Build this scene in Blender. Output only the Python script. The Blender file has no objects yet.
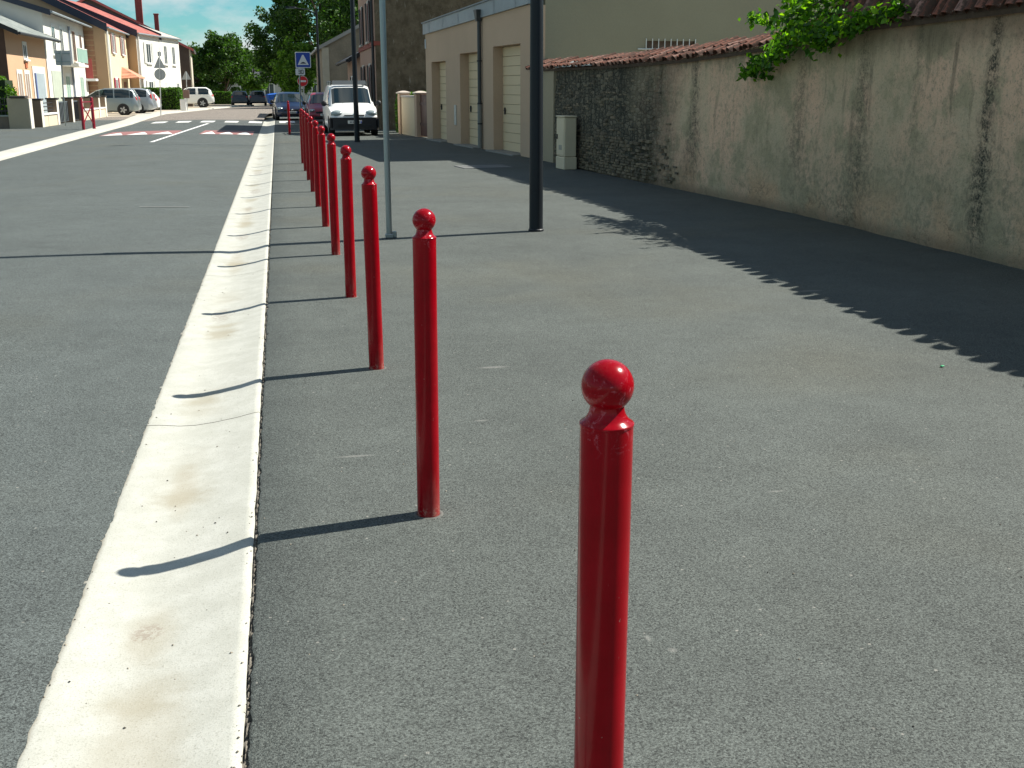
import bpy, bmesh, math, random
import numpy as np
from mathutils import Vector, Matrix, noise as mnoise
random.seed(7)
S = bpy.context.scene
COL = S.collection
PI = math.pi
# ------------------------------------------------------------------ camera, sky, sun, exposure
PITCH, ROLL, YAW, EYE = .2580, -.0023, .1997, 1.6691
fw = Vector((math.sin(YAW)*math.cos(PITCH), math.cos(YAW)*math.cos(PITCH), -math.sin(PITCH)))
rt = Vector((math.cos(YAW), -math.sin(YAW), 0)); up = rt.cross(fw)
r2 = rt*math.cos(ROLL)+up*math.sin(ROLL); u2 = -rt*math.sin(ROLL)+up*math.cos(ROLL)
cd = bpy.data.cameras.new('camera'); cam = bpy.data.objects.new('camera', cd); COL.objects.link(cam)
cd.sensor_width = 36; cd.lens = 36*1121.55/1024; cd.clip_start = .05; cd.clip_end = 3000
m = Matrix((r2, u2, -fw)).transposed().to_4x4(); m.translation = (0, 0, EYE); cam.matrix_world = m
S.camera = cam
SUN_EL, SUN_AZ = math.radians(47), math.radians(79.2)      # azimuth from +Y towards +X
W = bpy.data.worlds.new('World'); S.world = W; W.use_nodes = True
wt = W.node_tree; wt.nodes.clear()
wo = wt.nodes.new('ShaderNodeOutputWorld'); wb = wt.nodes.new('ShaderNodeBackground'); sk = wt.nodes.new('ShaderNodeTexSky')
sk.sky_type = 'NISHITA'; sk.sun_disc = False; sk.sun_elevation = SUN_EL; sk.sun_rotation = SUN_AZ
sk.air_density = 1.0; sk.dust_density = 0; sk.ozone_density = 1.0
tc = wt.nodes.new('ShaderNodeTexCoord'); mp = wt.nodes.new('ShaderNodeMapping'); mp.inputs['Scale'].default_value = (1, 1, 2.6)
nz = wt.nodes.new('ShaderNodeTexNoise'); nz.inputs['Scale'].default_value = 6.0; nz.inputs['Detail'].default_value = 9; nz.inputs['Roughness'].default_value = .58
rp = wt.nodes.new('ShaderNodeValToRGB'); rp.color_ramp.elements[0].position = .46; rp.color_ramp.elements[1].position = .63
mx = wt.nodes.new('ShaderNodeMix'); mx.data_type = 'RGBA'; mx.inputs['B'].default_value = (8.6, 8.9, 8.9, 1)
tint = wt.nodes.new('ShaderNodeMix'); tint.data_type = 'RGBA'; tint.blend_type = 'MULTIPLY'; tint.inputs['Factor'].default_value = 1; tint.inputs['B'].default_value = (.48, .97, 1.10, 1)
wt.links.new(tc.outputs['Generated'], mp.inputs['Vector']); wt.links.new(mp.outputs[0], nz.inputs['Vector']); wt.links.new(nz.outputs['Fac'], rp.inputs[0])
wt.links.new(sk.outputs[0], tint.inputs['A']); wt.links.new(tint.outputs['Result'], mx.inputs['A']); wt.links.new(rp.outputs[0], mx.inputs['Factor'])
wt.links.new(mx.outputs['Result'], wb.inputs[0]); wb.inputs[1].default_value = .05; wt.links.new(wb.outputs[0], wo.inputs[0])
sl = bpy.data.lights.new('sun', 'SUN'); sl.energy = 5.0; sl.angle = math.radians(.5); sl.color = (1, .96, .88)
so = bpy.data.objects.new('sun', sl); COL.objects.link(so)
sd = Vector((math.cos(SUN_EL)*math.sin(SUN_AZ), math.cos(SUN_EL)*math.cos(SUN_AZ), math.sin(SUN_EL)))
so.rotation_euler = (-sd).to_track_quat('-Z', 'Y').to_euler(); so.location = sd*60
vs = S.view_settings; vs.view_transform = 'Standard'; vs.look = 'None'; vs.gamma = 1; vs.use_curve_mapping = False; vs.exposure = .86

# ------------------------------------------------------------------ material helpers
class NT:
    def __init__(s, name):
        s.m = bpy.data.materials.new(name); s.m.use_nodes = True; s.t = s.m.node_tree; s.t.nodes.clear()
        s.out = s.t.nodes.new('ShaderNodeOutputMaterial'); s.b = s.t.nodes.new('ShaderNodeBsdfPrincipled')
        s.t.links.new(s.b.outputs[0], s.out.inputs[0]); s._o = None
    def obj(s):
        if not s._o: s._o = s.t.nodes.new('ShaderNodeTexCoord')
        return s._o.outputs['Object']
    def geo(s, o): return s.t.nodes.new('ShaderNodeNewGeometry').outputs[o]
    def put(s, sock, v):
        if v is None: return
        if isinstance(v, bpy.types.NodeSocket): s.t.links.new(v, sock)
        elif isinstance(v, (tuple, list)) and len(v) == 3 and sock.type == 'RGBA': sock.default_value = (*v, 1)
        else: sock.default_value = v
    def mapv(s, scale=(1, 1, 1), loc=(0, 0, 0), vec=None):
        n = s.t.nodes.new('ShaderNodeMapping'); s.put(n.inputs[0], vec or s.obj()); n.inputs['Scale'].default_value = scale; n.inputs['Location'].default_value = loc
        return n.outputs[0]
    def noise(s, scale, detail=4, rough=.55, vec=None, dist=0):
        n = s.t.nodes.new('ShaderNodeTexNoise'); s.put(n.inputs['Vector'], vec or s.obj()); n.inputs['Scale'].default_value = scale
        n.inputs['Detail'].default_value = detail; n.inputs['Roughness'].default_value = rough; n.inputs['Distortion'].default_value = dist
        return n.outputs['Fac']
    def voro(s, scale, feature='F1', out='Distance', vec=None):
        n = s.t.nodes.new('ShaderNodeTexVoronoi'); n.feature = feature; s.put(n.inputs['Vector'], vec or s.obj()); n.inputs['Scale'].default_value = scale
        return n.outputs[out]
    def math(s, op, a, b=None, c=None, clamp=False):
        n = s.t.nodes.new('ShaderNodeMath'); n.operation = op; n.use_clamp = clamp
        for i, v in enumerate((a, b, c)): s.put(n.inputs[i], v)
        return n.outputs[0]
    def step(s, v, a, b, lo=0., hi=1.):
        n = s.t.nodes.new('ShaderNodeMapRange'); n.interpolation_type = 'SMOOTHSTEP'; s.put(n.inputs[0], v)
        for i, q in enumerate((a, b, lo, hi)): s.put(n.inputs[i+1], q)
        return n.outputs[0]
    def mix(s, f, a, b, mode='MIX'):
        n = s.t.nodes.new('ShaderNodeMix'); n.data_type = 'RGBA'; n.blend_type = mode
        s.put(n.inputs['Factor'], f); s.put(n.inputs['A'], a); s.put(n.inputs['B'], b)
        return n.outputs['Result']
    def xyz(s, vec=None):
        n = s.t.nodes.new('ShaderNodeSeparateXYZ'); s.put(n.inputs[0], vec or s.obj()); return n.outputs
    def comb(s, x, y, z):
        n = s.t.nodes.new('ShaderNodeCombineXYZ')
        for i, v in enumerate((x, y, z)): s.put(n.inputs[i], v)
        return n.outputs[0]
    def bump(s, h, strength, dist, nrm=None):
        n = s.t.nodes.new('ShaderNodeBump'); n.inputs['Strength'].default_value = strength; n.inputs['Distance'].default_value = dist
        s.put(n.inputs['Height'], h)
        if nrm: s.put(n.inputs['Normal'], nrm)
        return n.outputs[0]
    def gray(s, v):
        n = s.t.nodes.new('ShaderNodeCombineColor')
        for i in range(3): s.put(n.inputs[i], v)
        return n.outputs[0]
    def done(s, col, rough=.8, bump=None, spec=.5, metal=0, coat=0):
        s.put(s.b.inputs['Base Color'], col); s.put(s.b.inputs['Roughness'], rough); s.put(s.b.inputs['Specular IOR Level'], spec)
        s.put(s.b.inputs['Metallic'], metal); s.put(s.b.inputs['Coat Weight'], coat); s.b.inputs['Coat Roughness'].default_value = .06
        if bump: s.put(s.b.inputs['Normal'], bump)
        return s.m
MC = {}
def pm(c, rough=.8, var=.18, scale=1.5, fine=25, bump=.15, metal=0, coat=0, spec=.4, name=None):
    """plain weathered surface: base colour with broad and fine unevenness"""
    key = (c, rough, var, scale, metal, coat, bump)
    if key in MC: return MC[key]
    n = NT(name or 'surface'); a = n.noise(scale, 5); b = n.noise(fine, 3)
    f = n.math('ADD', n.math('MULTIPLY', n.math('SUBTRACT', a, .5), var*2.4), n.math('MULTIPLY', n.math('SUBTRACT', b, .5), var*1.2))
    col = n.mix(1, c, n.gray(n.math('ADD', f, 1)), 'MULTIPLY')
    MC[key] = n.done(col, rough, n.bump(b, bump, .01) if bump else None, spec, metal, coat)
    return MC[key]

def asphalt(name, c, tone, far=None, smear=()):
    n = NT(name)
    cell = n.voro(210, out='Color'); cx = n.xyz(cell)[0]; dist = n.voro(210)
    big = n.noise(.55, 4); mid = n.noise(5, 5, .6); grain = n.noise(140, 3, .7); pit = n.noise(95, 2); blot = n.noise(1.7, 5, .65, vec=n.mapv((1, 1, 1), (2, 5, 0)))
    val = n.math('ADD', n.math('MULTIPLY', n.math('SUBTRACT', cx, .5), 1.0), 1)
    val = n.math('ADD', val, n.math('MULTIPLY', n.math('SUBTRACT', grain, .5), 2.2))
    val = n.math('ADD', val, n.math('MULTIPLY', n.math('SUBTRACT', big, .5), tone))
    val = n.math('ADD', val, n.math('MULTIPLY', n.math('SUBTRACT', mid, .5), .36))
    val = n.math('MULTIPLY', val, n.math('MULTIPLY', n.step(pit, .28, .46, .5, 1), n.step(blot, .25, .70, .92, 1.06)))
    col = n.mix(1, c, n.gray(n.math('MAXIMUM', val, .2)), 'MULTIPLY')
    warm = n.step(n.noise(.35, 3, vec=n.mapv((1, 1, 1), (7, 3, 0))), .5, .75)
    col = n.mix(n.math('MULTIPLY', warm, .55), col, n.mix(1, col, (1.12, 1.0, .84), 'MULTIPLY'))
    if far: col = n.mix(n.step(n.math('ADD', n.xyz()[1], n.math('MULTIPLY', mid, 4)), 66, 69), col, n.mix(1, far, n.gray(n.math('MAXIMUM', val, .4)), 'MULTIPLY'))
    # pale scuffs and mortar smears
    sc = n.step(n.noise(2.2, 6, .7, vec=n.mapv((1, 2.2, 1))), .72, .80)
    col = n.mix(n.math('MULTIPLY', sc, n.step(grain, .45, .6, 0, .4)), col, (.21, .205, .185))
    for (cx, cy, a, b) in smear:
        xx, yy, _z = n.xyz(); d = n.math('ADD', n.math('POWER', n.math('DIVIDE', n.math('SUBTRACT', xx, cx), a), 2), n.math('POWER', n.math('DIVIDE', n.math('SUBTRACT', yy, cy), b), 2))
        col = n.mix(n.math('MULTIPLY', n.step(n.math('ADD', d, n.math('MULTIPLY', grain, 1.6)), 1.7, .6), .5), col, (.24, .235, .215))
    spk = n.step(n.xyz(n.voro(48, out='Color'))[1], .984, .99); near = n.step(n.voro(48), .28, .22)
    col = n.mix(n.math('MULTIPLY', n.math('MULTIPLY', spk, near), .7), col, (.27, .26, .23))
    h = n.math('ADD', n.math('MULTIPLY', n.math('SUBTRACT', .6, dist), .5), n.math('ADD', grain, n.math('MULTIPLY', pit, .7)))
    return n.done(col, .88, n.bump(h, .55, .006), .3)
M_PAVE = asphalt('pavement_asphalt', (.080, .0895, .081), .55, None, ((1.22, 6.62, .13, .035), (.27, 5.05, .12, .02), (1.05, 3.05, .012, .03), (1.10, 2.96, .02, .02), (4.35, 8.72, .14, .05), (2.0, 4.2, .06, .012), (.95, 5.5, .05, .02)))
M_ROAD = asphalt('road_asphalt', (.082, .094, .089), .4, (.20, .175, .15))

def gutter_mat():
    n = NT('pale_concrete'); x, y, z = n.xyz()
    g = n.noise(150, 3, .7); mid = n.noise(7, 5, .65); big = n.noise(1.1, 4)
    col = n.mix(n.step(mid, .35, .7), (.395, .395, .345), (.455, .455, .405))
    col = n.mix(n.step(g, .52, .70, 0, .75), col, (.24, .235, .195))
    # brown silt lying in the channel
    dx = n.math('ABSOLUTE', n.math('ADD', x, .50)); ch = n.step(n.math('ADD', dx, n.math('MULTIPLY', n.math('SUBTRACT', mid, .5), .22)), .17, .03)
    silt = n.math('MULTIPLY', ch, n.step(n.noise(.9, 3, vec=n.mapv((.2, 1, 1), (0, 2.15, 0))), .50, .66))
    col = n.mix(n.math('MULTIPLY', silt, .62), col, (.27, .235, .155))
    for (cx, cy, a, b) in ((-.46, 2.75, .15, .55), (-.50, 3.5, .10, .25), (-.5, 4.9, .07, .4), (-.5, 11.8, .08, .9), (-.5, 16, .09, 1.2)):
        d = n.math('ADD', n.math('POWER', n.math('DIVIDE', n.math('SUBTRACT', x, cx), a), 2), n.math('POWER', n.math('DIVIDE', n.math('SUBTRACT', y, cy), b), 2))
        col = n.mix(n.math('MULTIPLY', n.step(n.math('ADD', d, n.math('MULTIPLY', mid, 1.2)), 1.9, .4), .36), col, (.31, .265, .18))
    # worn scabs where the skin of the concrete has gone
    n24 = n.math('MULTIPLY', n.noise(24, 4, .7), 1.4); n60 = n.step(n.noise(60, 3, .7), .42, .58)
    for (cx, cy, a, b) in ((-.52, 8.95, .085, .30), (-.50, 13.9, .09, .38), (-.51, 3.52, .06, .07), (-.45, 20.1, .1, .5), (-.5, 17.2, .06, .4), (-.48, 24.6, .1, .6), (-.5, 29.8, .1, .6)):
        d = n.math('ADD', n.math('POWER', n.math('DIVIDE', n.math('SUBTRACT', x, cx), a), 2), n.math('POWER', n.math('DIVIDE', n.math('SUBTRACT', y, cy), b), 2))
        e = n.math('MULTIPLY', n.step(n.math('ADD', d, n24), 1.9, .9), n60)
        col = n.mix(n.math('MULTIPLY', e, .5), col, (.20, .145, .11))
    edge = n.step(n.math('ADD', n.math('ABSOLUTE', n.math('ADD', x, .465)), n.math('MULTIPLY', mid, .08)), .318, .35)
    col = n.mix(n.math('MULTIPLY', edge, .55), col, (.22, .19, .135))
    h = n.math('ADD', n.math('MULTIPLY', g, .6), mid)
    return n.done(col, .85, n.bump(h, .35, .005), .3)
M_GUT = gutter_mat()

def red_paint():
    n = NT('red_gloss_paint'); a = n.noise(14, 4); d = n.noise(55, 4, .7); x, y, z = n.xyz()
    col = n.mix(n.step(a, .3, .7), (.235, .0008, .005), (.28, .001, .007))
    dirt = n.math('MULTIPLY', n.step(z, .06, .0), n.step(d, .50, .66))
    col = n.mix(n.math('MULTIPLY', dirt, .75), col, (.33, .22, .17))
    rub = n.math('MULTIPLY', n.step(z, 1.06, 1.12), n.step(n.noise(38, 5, .75, dist=1.2), .54, .66))
    col = n.mix(n.math('MULTIPLY', rub, .38), col, (.60, .20, .24))
    chip = n.math('MULTIPLY', n.step(n.noise(70, 2, .5), .73, .75), n.step(n.noise(6, 3), .48, .6)); col = n.mix(n.math('MULTIPLY', chip, .6), col, (.26, .20, .18))
    dust = n.math('MULTIPLY', n.step(z, .35, .0), n.step(n.noise(9, 4, .7, vec=n.mapv((1, 1, .3))), .40, .75)); col = n.mix(n.math('MULTIPLY', dust, .22), col, (.35, .27, .22))
    ro = n.math('ADD', .10, n.math('MULTIPLY', n.math('MAXIMUM', dirt, n.math('MULTIPLY', n.noise(20, 4), .35)), .55))
    return n.done(col, ro, n.bump(n.noise(9, 2), .05, .004), .16, 0, .06)
M_RED = red_paint()

def wall_mat():
    n = NT('old_lime_plaster'); x, y, z = n.xyz()
    st = n.mapv((1, 1, .28)); big = n.noise(.8, 5, .6); b2 = n.noise(1.9, 5, .65, vec=n.mapv((1, 1, 1), (3, 8, 1))); fine = n.noise(45, 4, .7); gr = n.noise(13, 5, .7)
    strk = n.noise(5.5, 5, .65, vec=n.mapv((1, 1, .12)))
    col = n.mix(n.step(big, .34, .62), (.60, .48, .31), (.78, .52, .345))
    col = n.mix(n.step(b2, .46, .62, 0, .9), col, (.44, .365, .225))
    low = n.math('MULTIPLY', n.step(z, 1.35, .5), n.step(n.math('ADD', y, n.math('MULTIPLY', big, 3)), 20.5, 14))
    col = n.mix(n.math('MULTIPLY', low, n.step(gr, .35, .65, .35, .9)), col, (.37, .32, .205))
    warm = n.math('MULTIPLY', n.step(z, .75, .15), n.step(n.noise(1.3, 4, vec=n.mapv((1, 1, 1), (5, 1, 2))), .45, .62))
    col = n.mix(n.math('MULTIPLY', warm, .8), col, (.62, .40, .24))
    # freckles of lichen
    col = n.mix(n.math('MULTIPLY', n.step(gr, .48, .68), n.step(big, .35, .65, .15, .6)), col, (.24, .205, .14))
    col = n.mix(n.math('MULTIPLY', n.step(fine, .54, .66), .5), col, (.18, .15, .10))
    col = n.mix(n.math('MULTIPLY', n.step(n.noise(22, 5, .75), .63, .70), .5), col, (.50, .46, .37))
    # run-off streaks
    col = n.mix(n.math('MULTIPLY', n.math('MULTIPLY', n.step(strk, .56, .68), n.step(z, .2, 2.2, .1, .75)), .7), col, (.09, .085, .06))
    wobn = n.noise(2.2, 5, .75, vec=n.mapv((0, 1, .6))); brk = n.math('MULTIPLY', n.step(gr, .36, .56, .25, 1), n.step(fine, .36, .58, .3, 1))
    for (y0, w, k, zt) in ((10.15, .17, 1.0, .05), (17.75, .26, .8, .3), (14.4, .26, .5, .5), (12.7, .30, .55, .1), (11.5, .12, .35, .9), (19.6, .2, .6, .1), (7.6, .2, .7, 0)):
        wob = n.math('MULTIPLY', n.math('SUBTRACT', wobn, .5), .22)
        d = n.math('ABSOLUTE', n.math('ADD', n.math('SUBTRACT', y, y0), wob)); ww = n.math('MULTIPLY', n.step(z, 0, 2.3, w*1.25, w*.55), 1)
        mk = n.math('MULTIPLY', n.step(n.math('DIVIDE', d, ww), 1.5, .0), n.math('MULTIPLY', brk, n.step(z, zt-.35, zt+.5)))
        col = n.mix(n.math('MULTIPLY', mk, k), col, (.05, .05, .04))
    # bared, blackened rubble end of the wall
    rub = n.step(n.math('ADD', y, n.math('MULTIPLY', n.math('SUBTRACT', big, .5), 3.2)), 17.4, 20.6)
    cell = n.voro(1, out='Color', vec=n.comb(0, n.math('MULTIPLY', y, 5.5), n.math('MULTIPLY', z, 13))); edge = n.voro(1, 'DISTANCE_TO_EDGE', 'Distance', vec=n.comb(0, n.math('MULTIPLY', y, 5.5), n.math('MULTIPLY', z, 13)))
    stone = n.mix(n.xyz(cell)[0], (.10, .092, .068), (.20, .175, .125)); stone = n.mix(n.step(edge, .1, .02), stone, (.04, .037, .028))
    stone = n.mix(n.step(n.noise(9, 5, .7, vec=n.mapv((1, 1, .09))), .47, .60, 0, .85), stone, (.045, .045, .035))
    col = n.mix(rub, col, stone)
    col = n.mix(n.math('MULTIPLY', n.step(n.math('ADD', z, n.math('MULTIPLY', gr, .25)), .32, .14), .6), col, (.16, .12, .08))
    eave_shade = n.step(n.math('ADD', z, n.math('MULTIPLY', strk, .5)), 2.15, 2.5); col = n.mix(n.math('MULTIPLY', eave_shade, .55), col, (.12, .085, .055))  # shade under the tile eave painted as a darker band
    crk = n.math('MULTIPLY', n.math('MULTIPLY', n.step(n.voro(5, 'DISTANCE_TO_EDGE', 'Distance', vec=n.comb(0, n.math('ADD', y, n.math('MULTIPLY', gr, .35)), n.math('MULTIPLY', n.math('ADD', z, n.math('MULTIPLY', n.noise(6, 4, .7), .3)), 2.4))), .09, .0), n.step(n.noise(3, 4), .48, .62)), n.step(n.math('ADD', z, n.math('MULTIPLY', gr, .5)), .75, .40)); col = n.mix(n.math('MULTIPLY', crk, .6), col, (.10, .07, .045))
    h = n.math('ADD', n.math('MULTIPLY', fine, .5), n.math('ADD', gr, n.math('MULTIPLY', n.math('MULTIPLY', edge, rub), 1.5)))
    return n.done(col, .95, n.bump(h, .8, .025), .15)
M_WALL = wall_mat()

def island_mat(name, cols, rough=.85, bump=.4, bs=60, trans=0):
    n = NT(name); r = n.geo('Random Per Island'); c = cols[0]
    for i, q in enumerate(cols[1:]): c = n.mix(n.step(r, (i+.2)/(len(cols)-1), (i+1)/(len(cols)-1)), c, q)
    c = n.mix(1, c, n.gray(n.step(n.noise(bs*.4, 4, .7), .25, .75, .65, 1.3)), 'MULTIPLY')
    mt = n.done(c, rough, n.bump(n.noise(bs, 4), bump, .01) if bump else None, .3)
    if trans:
        tr = n.t.nodes.new('ShaderNodeBsdfTranslucent'); n.put(tr.inputs[0], n.mix(1, c, (1.5, 1.7, .5), 'MULTIPLY')); ms = n.t.nodes.new('ShaderNodeMixShader'); ms.inputs[0].default_value = trans
        n.t.links.new(n.b.outputs[0], ms.inputs[1]); n.t.links.new(tr.outputs[0], ms.inputs[2]); n.t.links.new(ms.outputs[0], n.out.inputs[0])
    return mt
M_STONE = island_mat('rubble_stone', [(.15, .125, .085), (.21, .17, .11), (.12, .10, .07), (.26, .205, .135)], .95, .7)
M_LEAF = island_mat('vine_leaf', [(.03, .085, .008), (.055, .15, .010), (.12, .27, .014), (.28, .48, .02)], .5, 0, 20, .45)
M_TREE = island_mat('tree_leaf', [(.02, .055, .009), (.036, .088, .012), (.07, .145, .017)], .55, 0, 4, .35)
M_TREE2 = island_mat('tree_leaf_light', [(.05, .115, .012), (.08, .17, .018), (.13, .24, .03)], .55, 0, 4, .4)
M_HEDGE = island_mat('hedge_leaf', [(.035, .09, .01), (.06, .15, .015), (.10, .21, .02)], .6, 0, 10, .3)
M_BARK = pm((.09, .07, .05), .95, .35, 6, 40, .6)
def tile_mat():
    n = NT('canal_tile'); r = n.t.nodes.new('ShaderNodeObjectInfo').outputs['Random']
    c = n.mix(n.step(r, 0, .5), (.12, .048, .032), (.23, .085, .055)); c = n.mix(n.step(r, .62, .95), c, (.32, .18, .14))
    c = n.mix(n.step(n.noise(9, 5, .7), .42, .60, 0, .85), c, (.05, .036, .026)); c = n.mix(n.step(n.noise(30, 4), .64, .72, 0, .6), c, (.40, .38, .30))
    return n.done(c, .92, n.bump(n.noise(60, 4), .5, .006), .2)
M_TILE = tile_mat()
def paint_mat(name, c, wear=.5):
    n = NT(name); w = n.step(n.noise(14, 6, .75), .56, .70); f = n.noise(60, 3)
    return n.done(n.mix(n.math('MULTIPLY', w, wear), n.mix(n.step(f, .3, .7), c, tuple(q*.86 for q in c)), (.16, .165, .15)), .7, n.bump(f, .3, .003), .3)
M_WHITE_PAINT = paint_mat('white_road_paint', (.78, .78, .74)); M_RED_PAINT = paint_mat('red_road_paint', (.30, .135, .125), .6)
M_GLASS = NT('dark_glass').done((.012, .02, .022), .04, None, .6, 0, .4)
M_PANE = NT('window_pane').done((.05, .065, .07), .08, None, .6)
M_TYRE = pm((.018, .018, .018), .85, .2, 9); M_RIM = pm((.45, .46, .47), .35, .1, 9, 40, 0, .8)
M_BLACK = pm((.02, .02, .022), .55, .2, 6); M_CHROME = pm((.6, .6, .6), .2, .05, 5, 30, 0, 1)
M_PLATE = pm((.72, .72, .68), .4, .05, 9, 60, 0); M_LAMP = NT('lamp_glass').done((.26, .31, .31), .12, None, .6, .15, .5); M_TAIL = NT('tail_lamp').done((.5, .012, .012), .15, None, .6, 0, .5)
M_ZINC = pm((.27, .30, .31), .5, .2, 2, 25, .1, .35); M_STEEL = pm((.26, .30, .30), .38, .14, 3, 40, .05, .7); M_IRON = pm((.007, .011, .015), .5, .2, 3, 40, .08, 0, 0, .3)
def car_paint(c): return pm(c, .3, .03, 1, 30, 0, 0, .45, .4)

# ------------------------------------------------------------------ mesh helpers
class MB:
    def __init__(s): s.v = []; s.f = []
    def add(s, vs, fs):
        o = len(s.v); s.v += [tuple(v) for v in vs]; s.f += [tuple(i+o for i in f) for f in fs]; return s
    def hexa(s, p): return s.add(p, [(0, 3, 2, 1), (4, 5, 6, 7), (0, 1, 5, 4), (1, 2, 6, 5), (2, 3, 7, 6), (3, 0, 4, 7)])
    def box(s, x0, x1, y0, y1, z0, z1): return s.hexa([(x0, y0, z0), (x1, y0, z0), (x1, y1, z0), (x0, y1, z0), (x0, y0, z1), (x1, y0, z1), (x1, y1, z1), (x0, y1, z1)])
    def cbox(s, x0, x1, y0, y1, z0, z1, c=.01):
        """box with chamfered edges all round (rings)"""
        rings = []
        for z, i in ((z0, c), (z0+c, 0), (z1-c, 0), (z1, c)):
            xa, xb, ya, yb = x0+i, x1-i, y0+i, y1-i; k = c
            rings.append([(xa+k, ya, z), (xb-k, ya, z), (xb, ya+k, z), (xb, yb-k, z), (xb-k, yb, z), (xa+k, yb, z), (xa, yb-k, z), (xa, ya+k, z)])
        return s.loft(rings)
    def loft(s, rings, cap=True, closed=True):
        n = len(rings[0]); vs = [p for r in rings for p in r]; fs = []
        for i in range(len(rings)-1):
            for j in range(n if closed else n-1):
                k = (j+1) % n; fs.append((i*n+j, i*n+k, (i+1)*n+k, (i+1)*n+j))
        if cap: fs += [tuple(range(n))[::-1], tuple((len(rings)-1)*n+j for j in range(n))]
        return s.add(vs, fs)
    def tube(s, pts, rad, n=10, cap=True):
        pts = [Vector(p) for p in pts]; rad = rad if isinstance(rad, (list, tuple)) else [rad]*len(pts); rings = []
        for i, p in enumerate(pts):
            d = (pts[min(i+1, len(pts)-1)]-pts[max(i-1, 0)]).normalized(); a = d.orthogonal().normalized()
            if abs(d.z) > .99: a = Vector((1, 0, 0))
            b = d.cross(a); rings.append([p+(a*math.cos(2*PI*j/n)+b*math.sin(2*PI*j/n))*rad[i] for j in range(n)])
        return s.loft(rings, cap)
    def lathe(s, prof, n=24, c=(0, 0, 0)):
        return s.loft([[(c[0]+r*math.cos(2*PI*j/n), c[1]+r*math.sin(2*PI*j/n), c[2]+z) for j in range(n)] for r, z in prof])
    def quad(s, a, b, c, d): return s.add([a, b, c, d], [(0, 1, 2, 3)])
    def prism(s, poly, f0, f1):
        a = [f0(p) for p in poly]; b = [f1(p) for p in poly]; return s.loft([a, b])
    def grid(s, P):
        n = len(P[0]); return s.add([p for r in P for p in r], [(i*n+j, i*n+j+1, (i+1)*n+j+1, (i+1)*n+j) for i in range(len(P)-1) for j in range(n-1)])
    def mesh(s, name, mat, smooth=None, fix=True):
        me = bpy.data.meshes.new(name); me.from_pydata(s.v, [], s.f)
        if fix:
            bm = bmesh.new(); bm.from_mesh(me); bmesh.ops.recalc_face_normals(bm, faces=bm.faces); bm.to_mesh(me); bm.free()
        if smooth:
            me.shade_smooth(); me.set_sharp_from_angle(angle=math.radians(smooth))
        me.materials.append(mat); me.update(); return me
    def build(s, name, mat, parent=None, smooth=None, fix=True): return link(name, s.mesh(name, mat, smooth, fix), parent)
def link(name, me, parent=None):
    o = bpy.data.objects.new(name, me); COL.objects.link(o); o.parent = parent; return o
def tag(o, label=None, cat=None, group=None, kind=None):
    for k, v in (('label', label), ('category', cat), ('group', group), ('kind', kind)):
        if v: o[k] = v
    return o
def empty(name, label, cat, loc=(0, 0, 0), rz=0, group=None):
    o = bpy.data.objects.new(name, None); COL.objects.link(o); o.location = loc; o.rotation_euler = (0, 0, rz); o.empty_display_size = .2
    return tag(o, label, cat, group)
def copy_tree(o, parent=None):
    c = o.copy(); COL.objects.link(c); c.parent = parent
    for ch in list(o.children): copy_tree(ch, c)
    return c
def leaf_mesh(name, pts, size, mat, seed=0, flat=.35, nrm=None):
    """one small bent-diamond leaf per point"""
    rg = np.random.default_rng(seed); n = len(pts); P = np.asarray(pts, float)
    d = rg.normal(size=(n, 3)); d[:, 2] *= .7; d /= np.linalg.norm(d, axis=1)[:, None]
    q = rg.normal(size=(n, 3)); q[:, 2] += flat
    if nrm is not None: q = q*.6+np.asarray(nrm)
    q -= (q*d).sum(1)[:, None]*d; q /= np.linalg.norm(q, axis=1)[:, None]+1e-9; e = np.cross(d, q)
    s = (size*rg.uniform(.6, 1.35, n))[:, None]
    V = np.stack([P-d*s*.6, P+e*s*.45+q*s*.12, P+d*s*.65, P-e*s*.45+q*s*.12], 1).reshape(-1, 3)
    me = bpy.data.meshes.new(name); me.vertices.add(4*n); me.vertices.foreach_set('co', V.ravel())
    me.loops.add(4*n); me.loops.foreach_set('vertex_index', np.arange(4*n, dtype=np.int32))
    me.polygons.add(n); me.polygons.foreach_set('loop_start', np.arange(0, 4*n, 4, dtype=np.int32)); me.polygons.foreach_set('loop_total', np.full(n, 4, np.int32))
    me.update(calc_edges=True); me.materials.append(mat); return me

# ------------------------------------------------------------------ setting: ground, road, gutter, pavements
def lerp(a, b, t): return a+(b-a)*t
def pick(tab, y):
    for (y0, x0), (y1, x1) in zip(tab, tab[1:]):
        if y <= y1: return lerp(x0, x1, max(0, (y-y0)/(y1-y0)))
    return tab[-1][1]
LEFT = [(-6, -6.95), (30, -6.8), (44, -7.0), (60, -7.15), (72, -7.55), (84, -7.7), (93, -6.7), (101.5, -5.65), (118, -3.7), (132, 1), (150, 10)]
RIGHT = [(-6, -.757), (60, -.78), (72, -.8), (84, -.6), (93, 1), (101.5, 3), (118, 8), (132, 15), (150, 28)]
RT = [0]+[t/11*.985 for t in range(1, 12)]+[1]
def road_z(t): return -.045+.07*(1-(2*t-1)**2)
g = MB(); R = 900
g.quad((-R, -R, -.30), (R, -R, -.30), (R, R, -.30), (-R, R, -.30))
tag(g.build('ground', pm((.20, .19, .15), .95, .3, .2, 6, .3)), kind='structure')
ys = [-6+i*1.0 for i in range(157)]
P = []
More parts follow.
